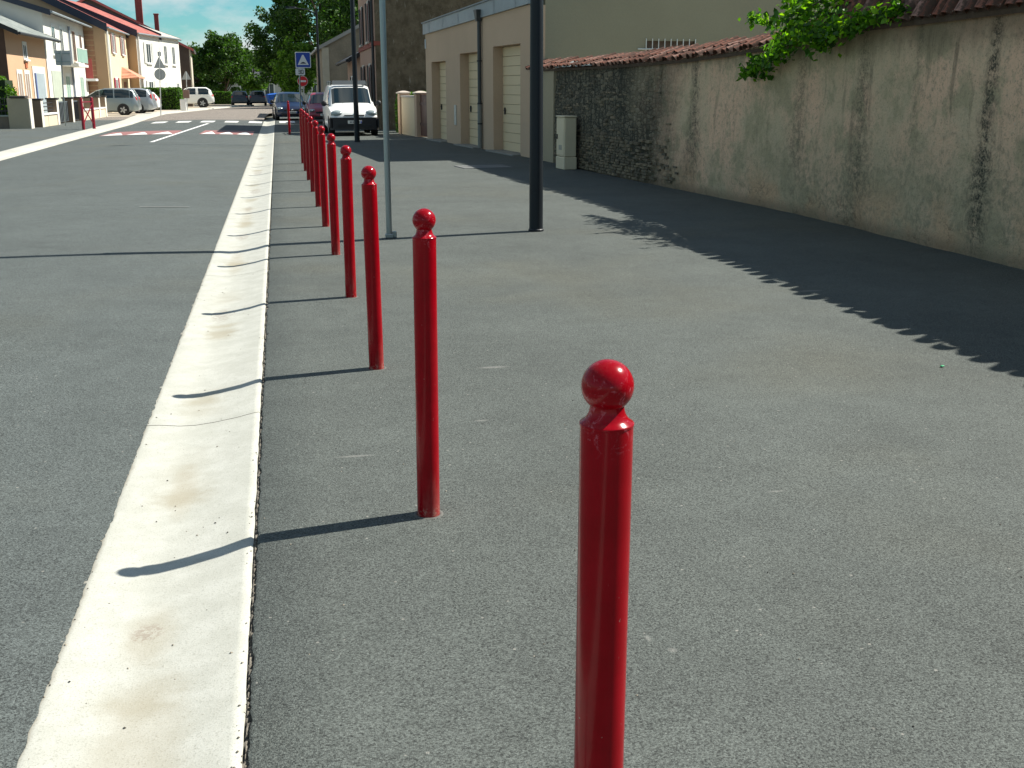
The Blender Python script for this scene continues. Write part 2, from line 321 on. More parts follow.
for y in [-6+i for i in range(7)]+[1+i*.025 for i in range(520)]+[14+i for i in range(137)]:
    a, b = pick(LEFT, y), pick(RIGHT, y); jx = .007*mnoise.noise((y*13, 7, 1))+.006*mnoise.noise((y*41, 2, 6))+.006*mnoise.noise((y*2.3, 2, 6)) if 1 < y < 14 else 0
    P.append([(lerp(a, b, RT[t])+(jx if t == 12 else 0), y, road_z(RT[t])+(.004*mnoise.noise((y*29, 1, 0)) if t == 12 and 1 < y < 14 else 0)) for t in range(13)])
road = tag(MB().grid(P).build('road', M_ROAD, None, 180), kind='structure')
# concrete gutter channel, cast in lengths with a joint between them
GX = [(-.80, -.07), (-.772, -.0475), (-.745, -.0470), (-.70, -.0485), (-.60, -.060), (-.52, -.060), (-.42, -.049), (-.30, -.030), (-.215, -.010), (-.186, -.006), (-.178, -.014)]
gut = bpy.data.objects.new('gutter', None); COL.objects.link(gut); tag(gut, kind='structure')
y = -4.05; k = 0
while y < 61:
    L = 5.0+random.uniform(-.02, .02); P = []; ya, yb = y+.004, y+L-.004; n = 90 if y < 12 else 10
    for i in range(n+1):
        yy = lerp(ya, yb, i/n); row = []
        for j, (x, z) in enumerate(GX):
            w = .006*mnoise.noise((yy*5, j*2.3, 1))+.004*mnoise.noise((yy*23, j, 4)) if j in (9, 10) else 0
            row.append((x+(w*.7 if y < 14 else 0), yy, z+(.006*mnoise.noise((yy*9, 1, 1))+.004*mnoise.noise((yy*40, 1, 1)) if j == 1 else 0)+.0012*mnoise.noise((x*9, yy*4, 0))))
        P.append(row)
    o = MB().grid(P).build('gutter_slab', M_GUT, gut, 180); y += L; k += 1
b = MB().box(-.80, -.10, -4, 62, -.20, -.072).build('gutter_bed', pm((.07, .06, .045), .95, .4, 20), gut)
P = []; y = 1.5
while y < 16:
    P.append([(-.20, y, -.06), (-.185, y, -.03+.02*mnoise.noise((y*31, 0, 0))), (-.172, y, -.016+.022*mnoise.noise((y*47, 4, 0))), (-.155, y, -.022+.02*mnoise.noise((y*38, 8, 0))), (-.13, y, -.05)]); y += .012
MB().grid(P).build('joint_fill', pm((.15, .135, .11), .95, .45, 30, 90, .6), gut)
# pavement on the wall side, its edge along the gutter ragged
P = []; y = -5.0
while y < 92:
    st = .02 if y < 9 else (.05 if y < 16 else .5); e = -.166+.006*mnoise.noise((y*3.1, 0, 0))+.006*mnoise.noise((y*17, 3, 0))+.005*mnoise.noise((y*55, 9, 0))
    if y < 16: e += .016*max(0, mnoise.noise((y*9, 5, 2)))
    xr = pick(RIGHT, y)+.4 if y > 62 else e
    row = [(e, y, -.06), (e+.002, y, -.008), (e+.014, y, -.001)]+[(x, y, .004*mnoise.noise((x*.7, y*.5, 0))) for x in (.1, .5, 1, 2, 3, 4, 5, 6, 7.2, 9)]
    P.append(row if y < 62 else [(max(p[0], xr), p[1], p[2]) for p in row]); y += st
pave = tag(MB().grid(P).build('pavement', M_PAVE, None, 40), kind='structure')
# far side: pale kerb band, pavement, forecourt
def off_strip(d0, d1, y0, y1, z0, z1, step=1.0, edge=None):
    P = []; n = int((y1-y0)/step)
    for i in range(n+1):
        yy = lerp(y0, y1, i/n); a = pick(LEFT, yy); P.append([(a-lerp(d0, d1, t/3), yy, lerp(z0, z1, t/3)) for t in range(4)])
    return MB().grid(P)
kb = MB(); P = []
for yy in ys:
    if yy > 122: break
    a = pick(LEFT, yy); w = lerp(.42, .84, min(1, max(0, (yy-26)/30))) if yy < 66 else lerp(.86, 1.4, min(1, (yy-66)/14)); P.append([(a, yy, -.06), (a-.012, yy, .018), (a-.03, yy, .03), (a-w+.02, yy, .055), (a-w, yy, .05)])
tag(kb.grid(P).build('kerb', pm((.46, .445, .39), .85, .2, 1.2, 30, .3), None, 30), kind='structure')
P = []
for yy in ys:
    if yy > 74: break
    a = pick(LEFT, yy)-lerp(.40, .82, min(1, max(0, (yy-26)/30))); P.append([(lerp(a, -11.5, t/6), yy, .047+.006*mnoise.noise((t, yy*.5, 3))) for t in range(7)])
tag(MB().grid(P).build('far_pavement', M_ROAD, None, 180), kind='structure')
P = []
for yy in ys:
    if yy < 73 or yy > 135: continue
    a = pick(LEFT, yy)-1.3; P.append([(lerp(a, -24, t/5), yy, .05+(.004 if yy < 75 else 0)) for t in range(6)])
tag(MB().grid(P).build('forecourt', pm((.42, .36, .28), .9, .15, .6, 20, .2), None, 180), kind='structure')
tag(MB().quad((-30, 46, .03), (-10.9, 46, .03), (-10.9, 75, .035), (-30, 75, .035)).build('front_gardens', pm((.12, .13, .06), .95, .3, .8, 9, .4)), kind='structure')
# painted markings follow the road crown
def mark(poly, name, mat, dz=.006):
    """poly: list of (x0,x1,y0,y1) quads or 4-point tuples on the road"""
    mb = MB()
    for q in poly:
        n = 8; P = []
        for i in range(n+1):
            r = []
            for j in range(2):
                a = Vector(q[0]).lerp(Vector(q[1]), i/n); b = Vector(q[3]).lerp(Vector(q[2]), i/n); p = a.lerp(b, j)
                l, rr = pick(LEFT, p.y), pick(RIGHT, p.y); t = min(1, max(0, (p.x-l)/(rr-l))); r.append((p.x, p.y, road_z(t)+dz))
            P.append(r)
        mb.grid(P)
    return mb.build(name, mat, road)
def rect(x0, x1, y0, y1): return ((x0, y0), (x1, y0), (x1, y1), (x0, y1))
mark([((-4.06, 38.1), (-3.94, 38.1), (-3.30, 58.2), (-3.44, 58.2))], 'centre_line', M_WHITE_PAINT)
for i in range(5): mark([rect(-6.3+i*1.2, -5.64+i*1.2, 60.2, 62.8)], 'crossing_stripe', M_WHITE_PAINT)
for i in range(2): MB().quad((.05+i*1.2, 58.9, .008), (.83+i*1.2, 58.9, .008), (.83+i*1.2, 61.9, .008), (.05+i*1.2, 61.9, .008)).build('crossing_stripe', M_WHITE_PAINT, pave)
for x0, x1 in ((-6.55, -3.85), (-2.95, -.98)):
    mark([rect(x0, x1, 44.6, 48.6)], 'hump_band', M_RED_PAINT)
    n = 3
    for i in range(n):
        w = (x1-x0)/n; a = x0+i*w+.06; c = a+w-.12
        mark([((a, 44.75), (c, 44.75), ((a+c)/2+.02, 47.2), ((a+c)/2-.02, 47.2))], 'hump_triangle', M_WHITE_PAINT, .010)
# faint chalk stroke on the road and mortar smears on the pavement
mark([((-2.05, 17.2), (-1.35, 17.25), (-1.35, 17.30), (-2.05, 17.27))], 'chalk_line', paint_mat('chalk', (.19, .20, .185), .9))

# ------------------------------------------------------------------ red bollards
def sphere(mb, c, r, nu=32, nv=18, sc=(1, 1, 1)):
    pr = [(r*math.sin(PI*i/nv)+1e-5, -r*math.cos(PI*i/nv)) for i in range(nv+1)]
    return mb.loft([[(c[0]+q*math.cos(2*PI*j/nu)*sc[0], c[1]+q*math.sin(2*PI*j/nu)*sc[1], c[2]+z*sc[2]) for j in range(nu)] for q, z in pr])
post_me = MB().lathe([(.0455, -.12), (.0455, 1.1165), (.0464, 1.1175), (.0466, 1.121), (.0452, 1.1228), (.0395, 1.1265), (.0350, 1.1315), (.0318, 1.1375), (.0300, 1.144), (.0292, 1.151), (.029, 1.165)], 48).mesh('post', M_RED, 36)
ball_me = sphere(MB(), (0, 0, 1.1855), .0447, 40, 24).mesh('ball', M_RED, 180)
ring_me = MB().lathe([(.047, -.01), (.0475, .001), (.054, .0025), (.060, .0008), (.064, -.004)], 32).mesh('mortar_ring', pm((.105, .105, .095), .95, .3, 30), 60)
NTH = ['nearest red bollard, cut off by the bottom edge of the picture', 'second red bollard from the camera, whole and standing alone', 'third red bollard from the camera, in front of the grey steel pole',
       'fourth red bollard from the camera, left of the grey steel pole', 'fifth red bollard from the camera in the receding row', 'sixth red bollard from the camera in the receding row', 'seventh red bollard from the camera in the receding row',
       'eighth red bollard from the camera in the receding row', 'ninth red bollard from the camera in the receding row', 'tenth red bollard from the camera, near the end of the close row', 'farthest red bollard of the close row, mostly hidden by the others', 'lone red bollard standing far off in front of the dark blue car']
for i in range(12):
    x, y = (.5134, 1.7493+2.4982*i) if i < 11 else (.39, 43.95)
    t = empty('bollard', NTH[i], 'bollard', (x, y, 0), random.uniform(0, 6), 'red bollards along the gutter')
    t.rotation_euler = (random.uniform(-.008, .008), random.uniform(-.008, .008), random.uniform(0, 6))
    link('post', post_me, t); link('ball', ball_me, t); link('mortar_ring', ring_me, t)

# ------------------------------------------------------------------ poles on the pavement
t = empty('sign_pole', 'slim grey galvanised steel pole with a base clamp behind the third bollard', 'pole', (1.185, 12.97, 0))
MB().tube([(0, 0, -.1), (0, 0, 3.3)], .0335, 20).build('shaft', M_STEEL, t, 50)
MB().cbox(-.045, .045, -.045, .045, 0, .05, .008).build('foot', M_STEEL, t)
MB().cbox(.036, .085, -.02, .02, .0, .075, .006).tube([(.05, -.03, .05), (.05, .03, .05)], .01, 8).build('clamp', M_STEEL, t)
MB().lathe([(.036, 3.29), (.037, 3.31), (.02, 3.325), (.001, 3.33)], 16).build('cap', M_BLACK, t, 40)
def lamp_post(label, loc, r0, r1, h, arm=True):
    t = empty('lamp_post', label, 'lamp post', loc)
    MB().tube([(0, 0, -.1), (0, 0, h*.4), (0, 0, h)], [r0, lerp(r0, r1, .35), r1], 20).build('shaft', M_IRON, t, 40)
    MB().lathe([(r0*1.12, 0), (r0*1.12, .02), (r0*1.02, .03)], 20).build('base_ring', M_IRON, t)
    MB().tube([(0, 0, h-.25), (-.5, 0, h), (-1.2, 0, h+.08)], [r1*.7, r1*.6, r1*.5], 10).build('arm', M_IRON, t, 40)
    hd = MB().loft([[(-1.1+dx, y, h+.08+z) for dx, y, z in ((0, -.06*k, 0), (0, .06*k, 0), (0, .05*k, .07*k), (0, -.05*k, .07*k))] for k in (.5,)]+[[(-1.1+dx, y, h+.08+z) for y, z in ((-.13*k, -.02), (.13*k, -.02), (.10*k, .08), (-.10*k, .08))] for dx, k in ((-.1, .9), (-.4, 1.1), (-.62, .6))]).build('lamp_head', M_IRON, t)
    MB().box(-1.66, -1.24, -.09, .09, h+.045, h+.0585).build('lamp_glass', M_LAMP, hd)
    return t
lamp_post('tall dark lamp post standing on the pavement between wall and bollards', (2.98, 13.24, 0), .083, .062, 6.6)
lamp_post('dark lamp post in front of the white van', (2.46, 37.2, 0), .085, .06, 6.2)
lamp_post('far dark lamp post beside the grey stone house', (2.45, 68, 0), .08, .06, 6)

# ------------------------------------------------------------------ old garden wall with tile coping
FOOT = [(-4, 6.80), (9.3, 6.80), (14.4, 6.84), (17.4, 6.64), (20.9, 6.36), (23.6, 6.22), (25.62, 6.19)]
FULL = FOOT+[(27.62, 6.06)]
EAVE = [(-4, 2.42), (10, 2.36), (12.9, 2.33), (15.8, 2.17), (18.2, 2.09), (21.4, 2.06), (25.7, 2.07), (27.7, 2.08)]
RIDGE = [(-4, 3.18), (11.5, 3.16), (13, 3.0), (14.4, 2.45), (16, 2.29), (18.8, 2.21), (22, 2.18), (25.7, 2.18), (27.7, 2.18)]  # near stretch raised out of view, shaped to widen the wall's shadow
wall = empty('garden_wall', 'long old plaster and rubble wall with a canal tile coping along the pavement', 'wall', (0, 0, 0))
P = []; y = -4.0
while y < 25.62:
    x = pick(FOOT, y); e = pick(EAVE, y); row = []; nz_ = 56 if y > 7 else 16
    rub = max(0, min(1, (y-17.5)/2))
    for j in range(57):
        z = -.1+(e+.05+.1)*j/56
        d = .030*mnoise.noise((y*.8, z*.9, 0))+.014*mnoise.noise((y*3.1, z*3.5, 2))+(.008+.010*rub)*mnoise.noise((y*11, z*15, 5))
        if z < .35: d -= .035*(1-z/.35)*(.6+mnoise.noise((y*1.3, 0, 7)))
        row.append((x-d+.012*z*.5, y, z))
    P.append(row); y += .05 if y > 7 else .25
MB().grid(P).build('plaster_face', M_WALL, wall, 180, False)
# core and back of the wall
P0 = []
for (y, x) in FOOT: P0.append([(x+.10, y, -.1), (x+.45, y, -.1), (x+.45, y, pick(EAVE, y)), (x+.10, y, pick(EAVE, y))])
MB().loft(P0).build('core', pm((.24, .20, .14), .95, .3, 2), wall)
# bared stones
st = MB()
def stone(y, z, ly, lz, d):
    x = pick(FOOT, y)-.004; j = lambda k: random.uniform(-k, k)
    p = []
    for xx, sh in ((x+.05, 1), (x-d, .80)):
        for sy, sz in ((-1, -1), (1, -1), (1, 1), (-1, 1)): p.append((xx+j(.005), y+sy*ly/2*sh+j(.012), z+sz*lz/2*sh+j(.007)))
    st.hexa(p)
z = .02
while z < 1.95:
    h = random.uniform(.035, .065); y = 18.2+random.uniform(0, .4)
    while y < 25.4:
        l = random.uniform(.12, .36); keep = min(1, max(0, (y-18.0)/3.5))*(1.0 if z < .75 else .22) if z > .3 else (.25+.75*min(1, max(0, (y-18)/2)))
        if random.random() < keep*.92: stone(y+l/2, z+h/2, l*.94, h*.9, random.uniform(.008, .026) if z < .9 else random.uniform(.002, .010))
        y += l
    z += h
for _ in range(0):
    y = random.uniform(9.4, 17.8); stone(y, random.uniform(0, .16+.14*max(0, mnoise.noise((y*.7, 3, 3)))), random.uniform(.07, .22), random.uniform(.03, .07), random.uniform(.002, .012))
tag(st.build('rubble_stones', M_STONE, wall), kind='stuff')
# painted end pier of the wall next to the garages
MB().hexa([(6.165, 25.63, -.1), (6.6, 25.63, -.1), (6.5, 27.58, -.1), (6.045, 27.58, -.1), (6.165, 25.63, 2.08), (6.6, 25.63, 2.08), (6.5, 27.58, 2.08), (6.045, 27.58, 2.08)]).build('painted_pier', pm((.36, .30, .20), .9, .12, .8, 20), wall)
# mortar bed under the tiles
P = []
for i in range(120):
    y = -4+i*.2638; x = pick(FULL, y); e = pick(EAVE, y); r = pick(RIDGE, y)
    P.append([(x-.05, y, e-.03), (x-.07, y, e+.015), (x+.22, y, r-(.24 if y < 13.6 else .07)), (x+.54, y, e+.05), (x+.48, y, e-.05)])
MB().grid(P).build('tile_bed', pm((.10, .07, .05), .95, .4, 8), wall)
def canal(L, r0, r1, th, seed):
    rg = random.Random(seed); mb = MB(); n = 7; o = []; q = []
    for k in range(3):
        t = k/2; r = lerp(r0, r1, t); ring = []
        for j in range(n): a = PI*j/(n-1); ring.append((t*L+rg.uniform(-.006, .006)*(k == 0), -r*math.cos(a), r*math.sin(a)*.85))
        for j in reversed(range(n)): a = PI*j/(n-1); ring.append((t*L, -(r-th)*math.cos(a), (r-th)*math.sin(a)*.85))
        o.append(ring)
    return mb.loft(o).mesh('tile', M_TILE, 40)
CAN = [canal(.40, .094, .074, .014, s) for s in range(3)]
HALF = [canal(.27, .10, .082, .014, s+5) for s in range(3)]
BACK = CAN[0]
y = 3.4; i = 0
while y < 27.6:
    x = pick(FULL, y); e = pick(EAVE, y); r = pick(RIDGE, y); run = .34; sl = math.atan2(r-e, run)
    for c in range(2):
        t0 = (-.34, .16)[c]; ru = random.uniform
        me = random.choice(CAN)
        if c and random.random() < .05: continue
        o = link('tile', me, wall); ln = .40*math.cos(sl)
        xx = x+(-.13 if c == 0 else .07)+ru(-.045, .03); zz = (e+.015 if c == 0 else e+.06+(xx-x+.06)/run*(r-e)*.93)+ru(-.006, .008)
        o.location = (xx, y+ru(-.012, .012), zz); o.rotation_euler = (ru(-.12, .12), -sl*.93+ru(-.07, .07), ru(-.10, .10)); s_ = ru(.94, 1.06); o.scale = (1, s_, s_)
    i += 1; y += .205
# grey ledge where slates replace lost tiles
sl_ = MB()
for y0 in (22.3, 22.75, 23.2, 23.7, 24.1, 24.6):
    x = pick(FULL, y0); e = pick(EAVE, y0)+.05; sl_.hexa([(x-.16, y0, e-.02), (x+.1, y0, e+.09), (x+.1, y0+.43, e+.10), (x-.16, y0+.43, e-.01), (x-.16, y0, e-.003), (x+.1, y0, e+.107), (x+.1, y0+.43, e+.117), (x-.16, y0+.43, e+.007)])
sl_.build('slate_strip', pm((.28, .30, .28), .8, .25, 6), wall)

# ------------------------------------------------------------------ vine tumbling over the wall
vine = empty('vine', 'bright green leafy vine tumbling over the tile coping of the old wall', 'vine', (6.7, 14, 2.3))
def wp(p): return (p[0]-6.7, p[1]-14, p[2]-2.3)
paths = [([(6.95, 13.6, 2.75), (6.62, 14.1, 2.42), (6.62, 14.5, 2.16), (6.63, 15.0, 1.97), (6.64, 15.75, 1.86)], .10, 620),
         ([(7.0, 13.4, 2.9), (6.6, 13.9, 2.62), (6.5, 14.5, 2.5), (6.45, 15.25, 2.58)], .08, 260),
         ([(6.95, 13.7, 2.95), (6.75, 14.0, 2.78), (6.7, 14.4, 2.82), (6.8, 14.7, 2.95)], .12, 300),
         ([(6.9, 13.6, 2.6), (6.60, 13.2, 2.36), (6.60, 12.7, 2.36), (6.62, 12.1, 2.42), (6.65, 11.5, 2.46)], .085, 520),
         ([(7.1, 13.5, 2.8), (7.1, 13.0, 2.95), (7.0, 12.4, 2.93), (7.0, 11.9, 2.9)], .13, 420),
         ([(7.1, 13.5, 2.8), (7.2, 13.6, 3.15), (7.2, 13.3, 3.3)], .14, 260),
         ([(6.66, 14.4, 2.1), (6.60, 15.2, 2.05), (6.6, 15.5, 2.09)], .03, 40), ([(6.62, 14.3, 2.5), (6.58, 13.6, 2.3), (6.62, 13.2, 2.2)], .12, 420)]
pts = []; nr = []; sm = MB(); rg = random.Random(3)
for path, sp, n in paths:
    pv = [Vector(wp(p)) for p in path]; sm.tube(pv, [.014]+[.009]*(len(pv)-2)+[.003], 6)
    for k in range(n):
        t = rg.random()**.9*(len(pv)-1); a = min(int(t), len(pv)-2); c = pv[a].lerp(pv[a+1], t-a); w = sp*(1.25-.7*t/(len(pv)-1))
        q = c+Vector((rg.gauss(0, w)*.9-.03, rg.gauss(0, w), rg.gauss(0, w)))
        q.x = min(q.x, .6); pts.append(q); nr.append((-.9, 0, .7))
for k in range(60):          # loose tendrils on top
    a = Vector(wp((rg.uniform(6.8, 7.2), rg.uniform(12.3, 14.2), 2.9))); d = Vector((rg.uniform(-.3, .2), rg.uniform(-.35, .2), rg.uniform(.15, .55)))
    if k < 16: sm.tube([a, a+d*.6+Vector((0, 0, .05)), a+d], [.006, .004, .002], 5)
    if k < 16:
        for _ in range(9): pts.append(a+d*rg.uniform(.2, 1.05)+Vector((rg.gauss(0, .03), rg.gauss(0, .03), rg.gauss(0, .03)))); nr.append((-.5, 0, 1))
link('foliage', leaf_mesh('foliage', pts, .075, M_LEAF, 5, .3, nr), vine); sm.build('stems', M_BARK, vine)

# ------------------------------------------------------------------ utility cabinet against the wall
t = empty('utility_cabinet', 'cream utility cabinet standing against the rubble end of the old wall', 'cabinet', (5.97, 23.62, 0), math.radians(4))
mc = pm((.64, .55, .38), .6, .06, 2, 40, .05)
MB().cbox(-.13, .13, -.28, .28, .265, 1.07, .012).build('cabinet_body', mc, t); MB().cbox(-.14, .14, -.29, .29, 0, .258, .01).build('plinth', mc, t)
MB().cbox(-.15, .14, -.295, .295, 1.072, 1.105, .012).build('lid', mc, t); MB().cbox(-.14, -.132, -.25, .25, .30, 1.04, .003).build('door', mc, t)
MB().cbox(-.155, -.141, .16, .21, .62, .72, .004).build('lock', M_BLACK, t); MB().box(-.1435, -.1405, -.12, .08, .40, .50).build('notice', pm((.36, .34, .28), .7), t)

# ------------------------------------------------------------------ garages
ax, ay, bx_, by_ = 4.96, 38.98, 6.06, 27.62
gl = math.hypot(bx_-ax, by_-ay); grz = math.atan2(by_-ay, bx_-ax)
gar = empty('garage_block', 'beige rendered garage block with three cream doors and a zinc roof edge', 'garages', (ax, ay, 0), grz)
MR = pm((.52, .37, .25), .92, .14, .5, 30, .25)
def gx(Y): return (ay-Y)/(ay-by_)*gl
DO = [(gx(38.15), gx(36.2), 2.50), (gx(34.42), gx(32.32), 2.66), (gx(30.86), gx(28.42), 2.74)]
wl = MB(); xs = 0; T = .38
for (a, b, h) in DO: wl.box(xs, a, 0, T, -.1, 3.6); wl.box(a, b, 0, T, h, 3.6); xs = b
wl.box(xs, gl, 0, T, -.1, 3.6)
wl.box(0, .3, T, 9, -.1, 3.6)
wl.build('wall', MR, gar)
# side wall towards the garden, roof rising to the back, barred window
sw = MB(); wx0, wx1, wz0, wz1 = 3.05, 4.36, 1.9, 2.80
def sidebox(y0, y1, z0a, z1a): sw.hexa([(gl-.32, y0, z0a), (gl-.002, y0, z0a), (gl-.002, y1, z0a), (gl-.32, y1, z0a), (gl-.32, y0, z1a(y0)), (gl-.002, y0, z1a(y0)), (gl-.002, y1, z1a(y1)), (gl-.32, y1, z1a(y1))])
top = lambda y: 3.88+.16*y
sidebox(T+.001, wx0, -.1, top); sidebox(wx1, 14, -.1, top); sidebox(wx0, wx1, -.1, lambda y: wz0); sidebox(wx0, wx1, wz1, top)
sw.build('side_wall', pm((.29, .265, .18), .92, .14, .5, 30, .2), gar)
w = MB().box(gl-.06, gl-.02, wx0, wx1, wz1-.045, wz1).box(gl-.06, gl-.02, wx0, wx1, wz0, wz0+.05).box(gl-.06, gl-.02, wx0, wx0+.05, wz0, wz1).box(gl-.06, gl-.02, wx1-.05, wx1, wz0, wz1).build('window', pm((.10, .06, .035), .7), gar)
MB().box(gl-.10, gl-.08, wx0, wx1, wz0, wz1).build('pane', pm((.13, .08, .05), .5), w)
for i in range(9): MB().tube([(gl+.03, wx0-.03+i*.168, wz0-.05), (gl+.03, wx0-.03+i*.168, wz1+.05)], .012, 8).build('bar', pm((.72, .72, .68), .5), w)
MB().tube([(gl+.03, wx0-.25, wz1-.20), (gl+.03, wx1+.03, wz1-.20)], .02, 8).build('crossbar', pm((.60, .60, .56), .5), w)
MB().hexa([(-.02, 0, 3.61), (gl+.05, 0, 3.9), (gl+.15, 14, 6.19), (-.02, 9, 3.61), (-.02, 0, 3.72), (gl+.05, 0, 3.97), (gl+.15, 14, 6.26), (-.02, 9, 3.72)]).build('roof', M_ZINC, gar)
fz0, fz1, tz0, tz1 = 3.40, 3.62, 3.74, 4.0
MB().hexa([(-.06, -.07, fz0), (gl+.05, -.07, fz1), (gl+.05, -.003, fz1), (-.06, -.003, fz0), (-.06, -.07, tz0), (gl+.05, -.07, tz1), (gl+.05, -.003, tz1), (-.06, -.003, tz0)]).build('fascia', M_ZINC, gar)
for i in range(6):
    x = .9+i*1.9; MB().box(x, x+.025, -.078, -.072, lerp(fz0, fz1, x/gl), lerp(tz0, tz1, x/gl)).build('fascia_seam', M_ZINC, gar)
MB().hexa([(-.08, -.115, tz0+.002), (gl+.08, -.115, tz1+.002), (gl+.08, .05, tz1+.002), (-.08, .05, tz0+.002), (-.08, -.115, tz0+.04), (gl+.08, -.115, tz1+.04), (gl+.08, .05, tz1+.04), (-.08, .05, tz0+.04)]).build('roof_edge', pm((.17, .19, .20), .5, .2, 2, 25, .1, .3), gar)
px = gx(31.95); dp = MB().tube([(px, -.08, 1.22), (px, -.08, 3.6)], .055, 14).build('downpipe', pm((.05, .055, .055), .5, .2, 4), gar, 40)
MB().tube([(px, -.08, .02), (px, -.08, 1.25)], .064, 14).build('downpipe_shoe', pm((.20, .20, .175), .7, .2, 5), dp, 40)
MB().hexa([(px-.07, -.17, 3.45), (px+.07, -.17, 3.45), (px+.07, -.03, 3.45), (px-.07, -.03, 3.45), (px-.16, -.2, 3.75), (px+.16, -.2, 3.75), (px+.16, -.02, 3.75), (px-.16, -.02, 3.75)]).build('hopper', pm((.05, .055, .055), .5, .2, 4), dp)
for zc in (.7, 1.25, 2.4): MB().lathe([(.07, -.02), (.07, .02)], 14, (px, -.08, zc)).build('clip', M_BLACK, dp)
MD = pm((.68, .53, .33), .6, .07, .8, 30, .1)
for (a, b, h) in DO:
    d = MB().box(a-.02, b+.02, .30, .34, -.05, h).build('door', pm((.35, .31, .22), .7), gar)
    n = 11; ph = (h-.03)/n
    me = MB().cbox(0, b-a-.01, 0, .03, 0, ph-.009, .006).mesh('door_panel', MD)
    for i in range(n): o = link('door_panel', me, d); o.location = (a+.005, .27, .02+i*ph)
    MB().cbox(a+.22, a+.29, .235, .268, .98, 1.16, .008).build('handle_plate', M_BLACK, d); MB().tube([(a+.255, .22, 1.09), (a+.40, .215, 1.09)], .012, 8).build('handle', M_BLACK, d)
    MB().cbox(a-.05, b+.05, -.22, .30, -.02, .035, .01).build('threshold', pm((.22, .215, .19), .9, .2, 2), gar)
mb_ = MB().cbox(gx(35.1), gx(34.88), -.03, -.002, .58, 1.17, .006).build('meter_hatch', pm((.55, .53, .46), .6), gar)
MB().cbox(.02, .12, -.03, -.002, 2.95, 3.25, .005).build('number_plate', pm((.45, .5, .52), .5), gar)

# ------------------------------------------------------------------ low gate wall between garages and house
grz2 = grz
gw = empty('gate_wall', 'cream low wall with two capped pillars and a brown gate beside the garages', 'wall', (4.47, 43.75, 0), grz)
MCREAM = pm((.62, .50, .33), .9, .10, .7, 30, .2)
MB().box(.36, 2.9, .06, .30, -.1, 1.34).build('wall', MCREAM, gw); 
cpm = pm((.46, .40, .34), .85, .12, 2)
MB().cbox(.36, 2.9, .03, .33, 1.342, 1.42, .015).build('wall_cap', cpm, gw)
for x in (-.02, 2.92):
    p = MB().box(x, x+.38, 0, .38, -.1, 1.47).build('pillar', pm((.50, .34, .23), .9, .12, .9), gw)
    MB().loft([[(x-.05+i, -.05+i, z), (x+.43-i, -.05+i, z), (x+.43-i, .43-i, z), (x-.05+i, .43-i, z)] for i, z in ((.02, 1.472), (0, 1.485), (0, 1.52), (.12, 1.565), (.2, 1.58))]).build('pillar_cap', cpm, p)
gd = MB().box(3.33, 4.72, .16, .20, .06, 1.44).build('gate', pm((.11, .045, .032), .6, .2, 3), gw)
for i in range(8): MB().cbox(3.335+i*.173, 3.50+i*.173, .13, .158, .05, 1.46, .006).build('plank', pm((.12, .045, .03), .55, .25, 5), gd)
for z in (.4, 1.1): MB().box(3.33, 4.72, .105, .128, z, z+.1).build('rail', pm((.09, .035, .026), .6), gd)
def hedge(name, label, cat, x0, x1, y0, y1, z0, z1, n, size, mat=M_HEDGE, rz=0, loc=None, seed=1, rnd=.2):
    cx, cy = (x0+x1)/2, (y0+y1)/2; t = empty(name, label, cat, loc or (cx, cy, 0), rz)
    rg = np.random.default_rng(seed); hx, hy = (x1-x0)/2, (y1-y0)/2
    p = rg.uniform(-1, 1, (n, 3)); ax_ = rg.integers(0, 3, n); sgn = np.sign(p[np.arange(n), ax_]); sgn[(ax_ == 2)] = 1
    p[np.arange(n), ax_] = sgn*(1-np.abs(rg.normal(0, .07, n)))
    ln = np.sqrt((p[:, 0]**2+p[:, 1]**2)); k = np.maximum(1, ln/1.25); p[:, 0] /= k; p[:, 1] /= k
    hi = p[:, 2] > .5; p[hi, 0] *= 1-rnd*(p[hi, 2]-.5); p[hi, 1] *= 1-rnd*(p[hi, 2]-.5)
    zz = (p[:, 2]+1)/2*(z1-z0)+z0
    bumpz = np.array([mnoise.noise((a*2.2, b*2.2, seed)) for a, b in zip(p[:, 0]*hx, p[:, 1]*hy)])*.09
    q = np.stack([p[:, 0]*hx, p[:, 1]*hy, zz+bumpz*(p[:, 2] > 0)], 1)
    link('foliage', leaf_mesh('foliage', q, size, mat, seed), t)
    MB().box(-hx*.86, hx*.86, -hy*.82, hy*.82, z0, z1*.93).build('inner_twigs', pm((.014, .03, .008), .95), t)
    return t
hedge('hedge', 'dark green clipped hedge behind the cream gate wall', 'hedge', 4.55, 6.6, 44.6, 45.8, 0, 1.5, 2600, .09, seed=4)

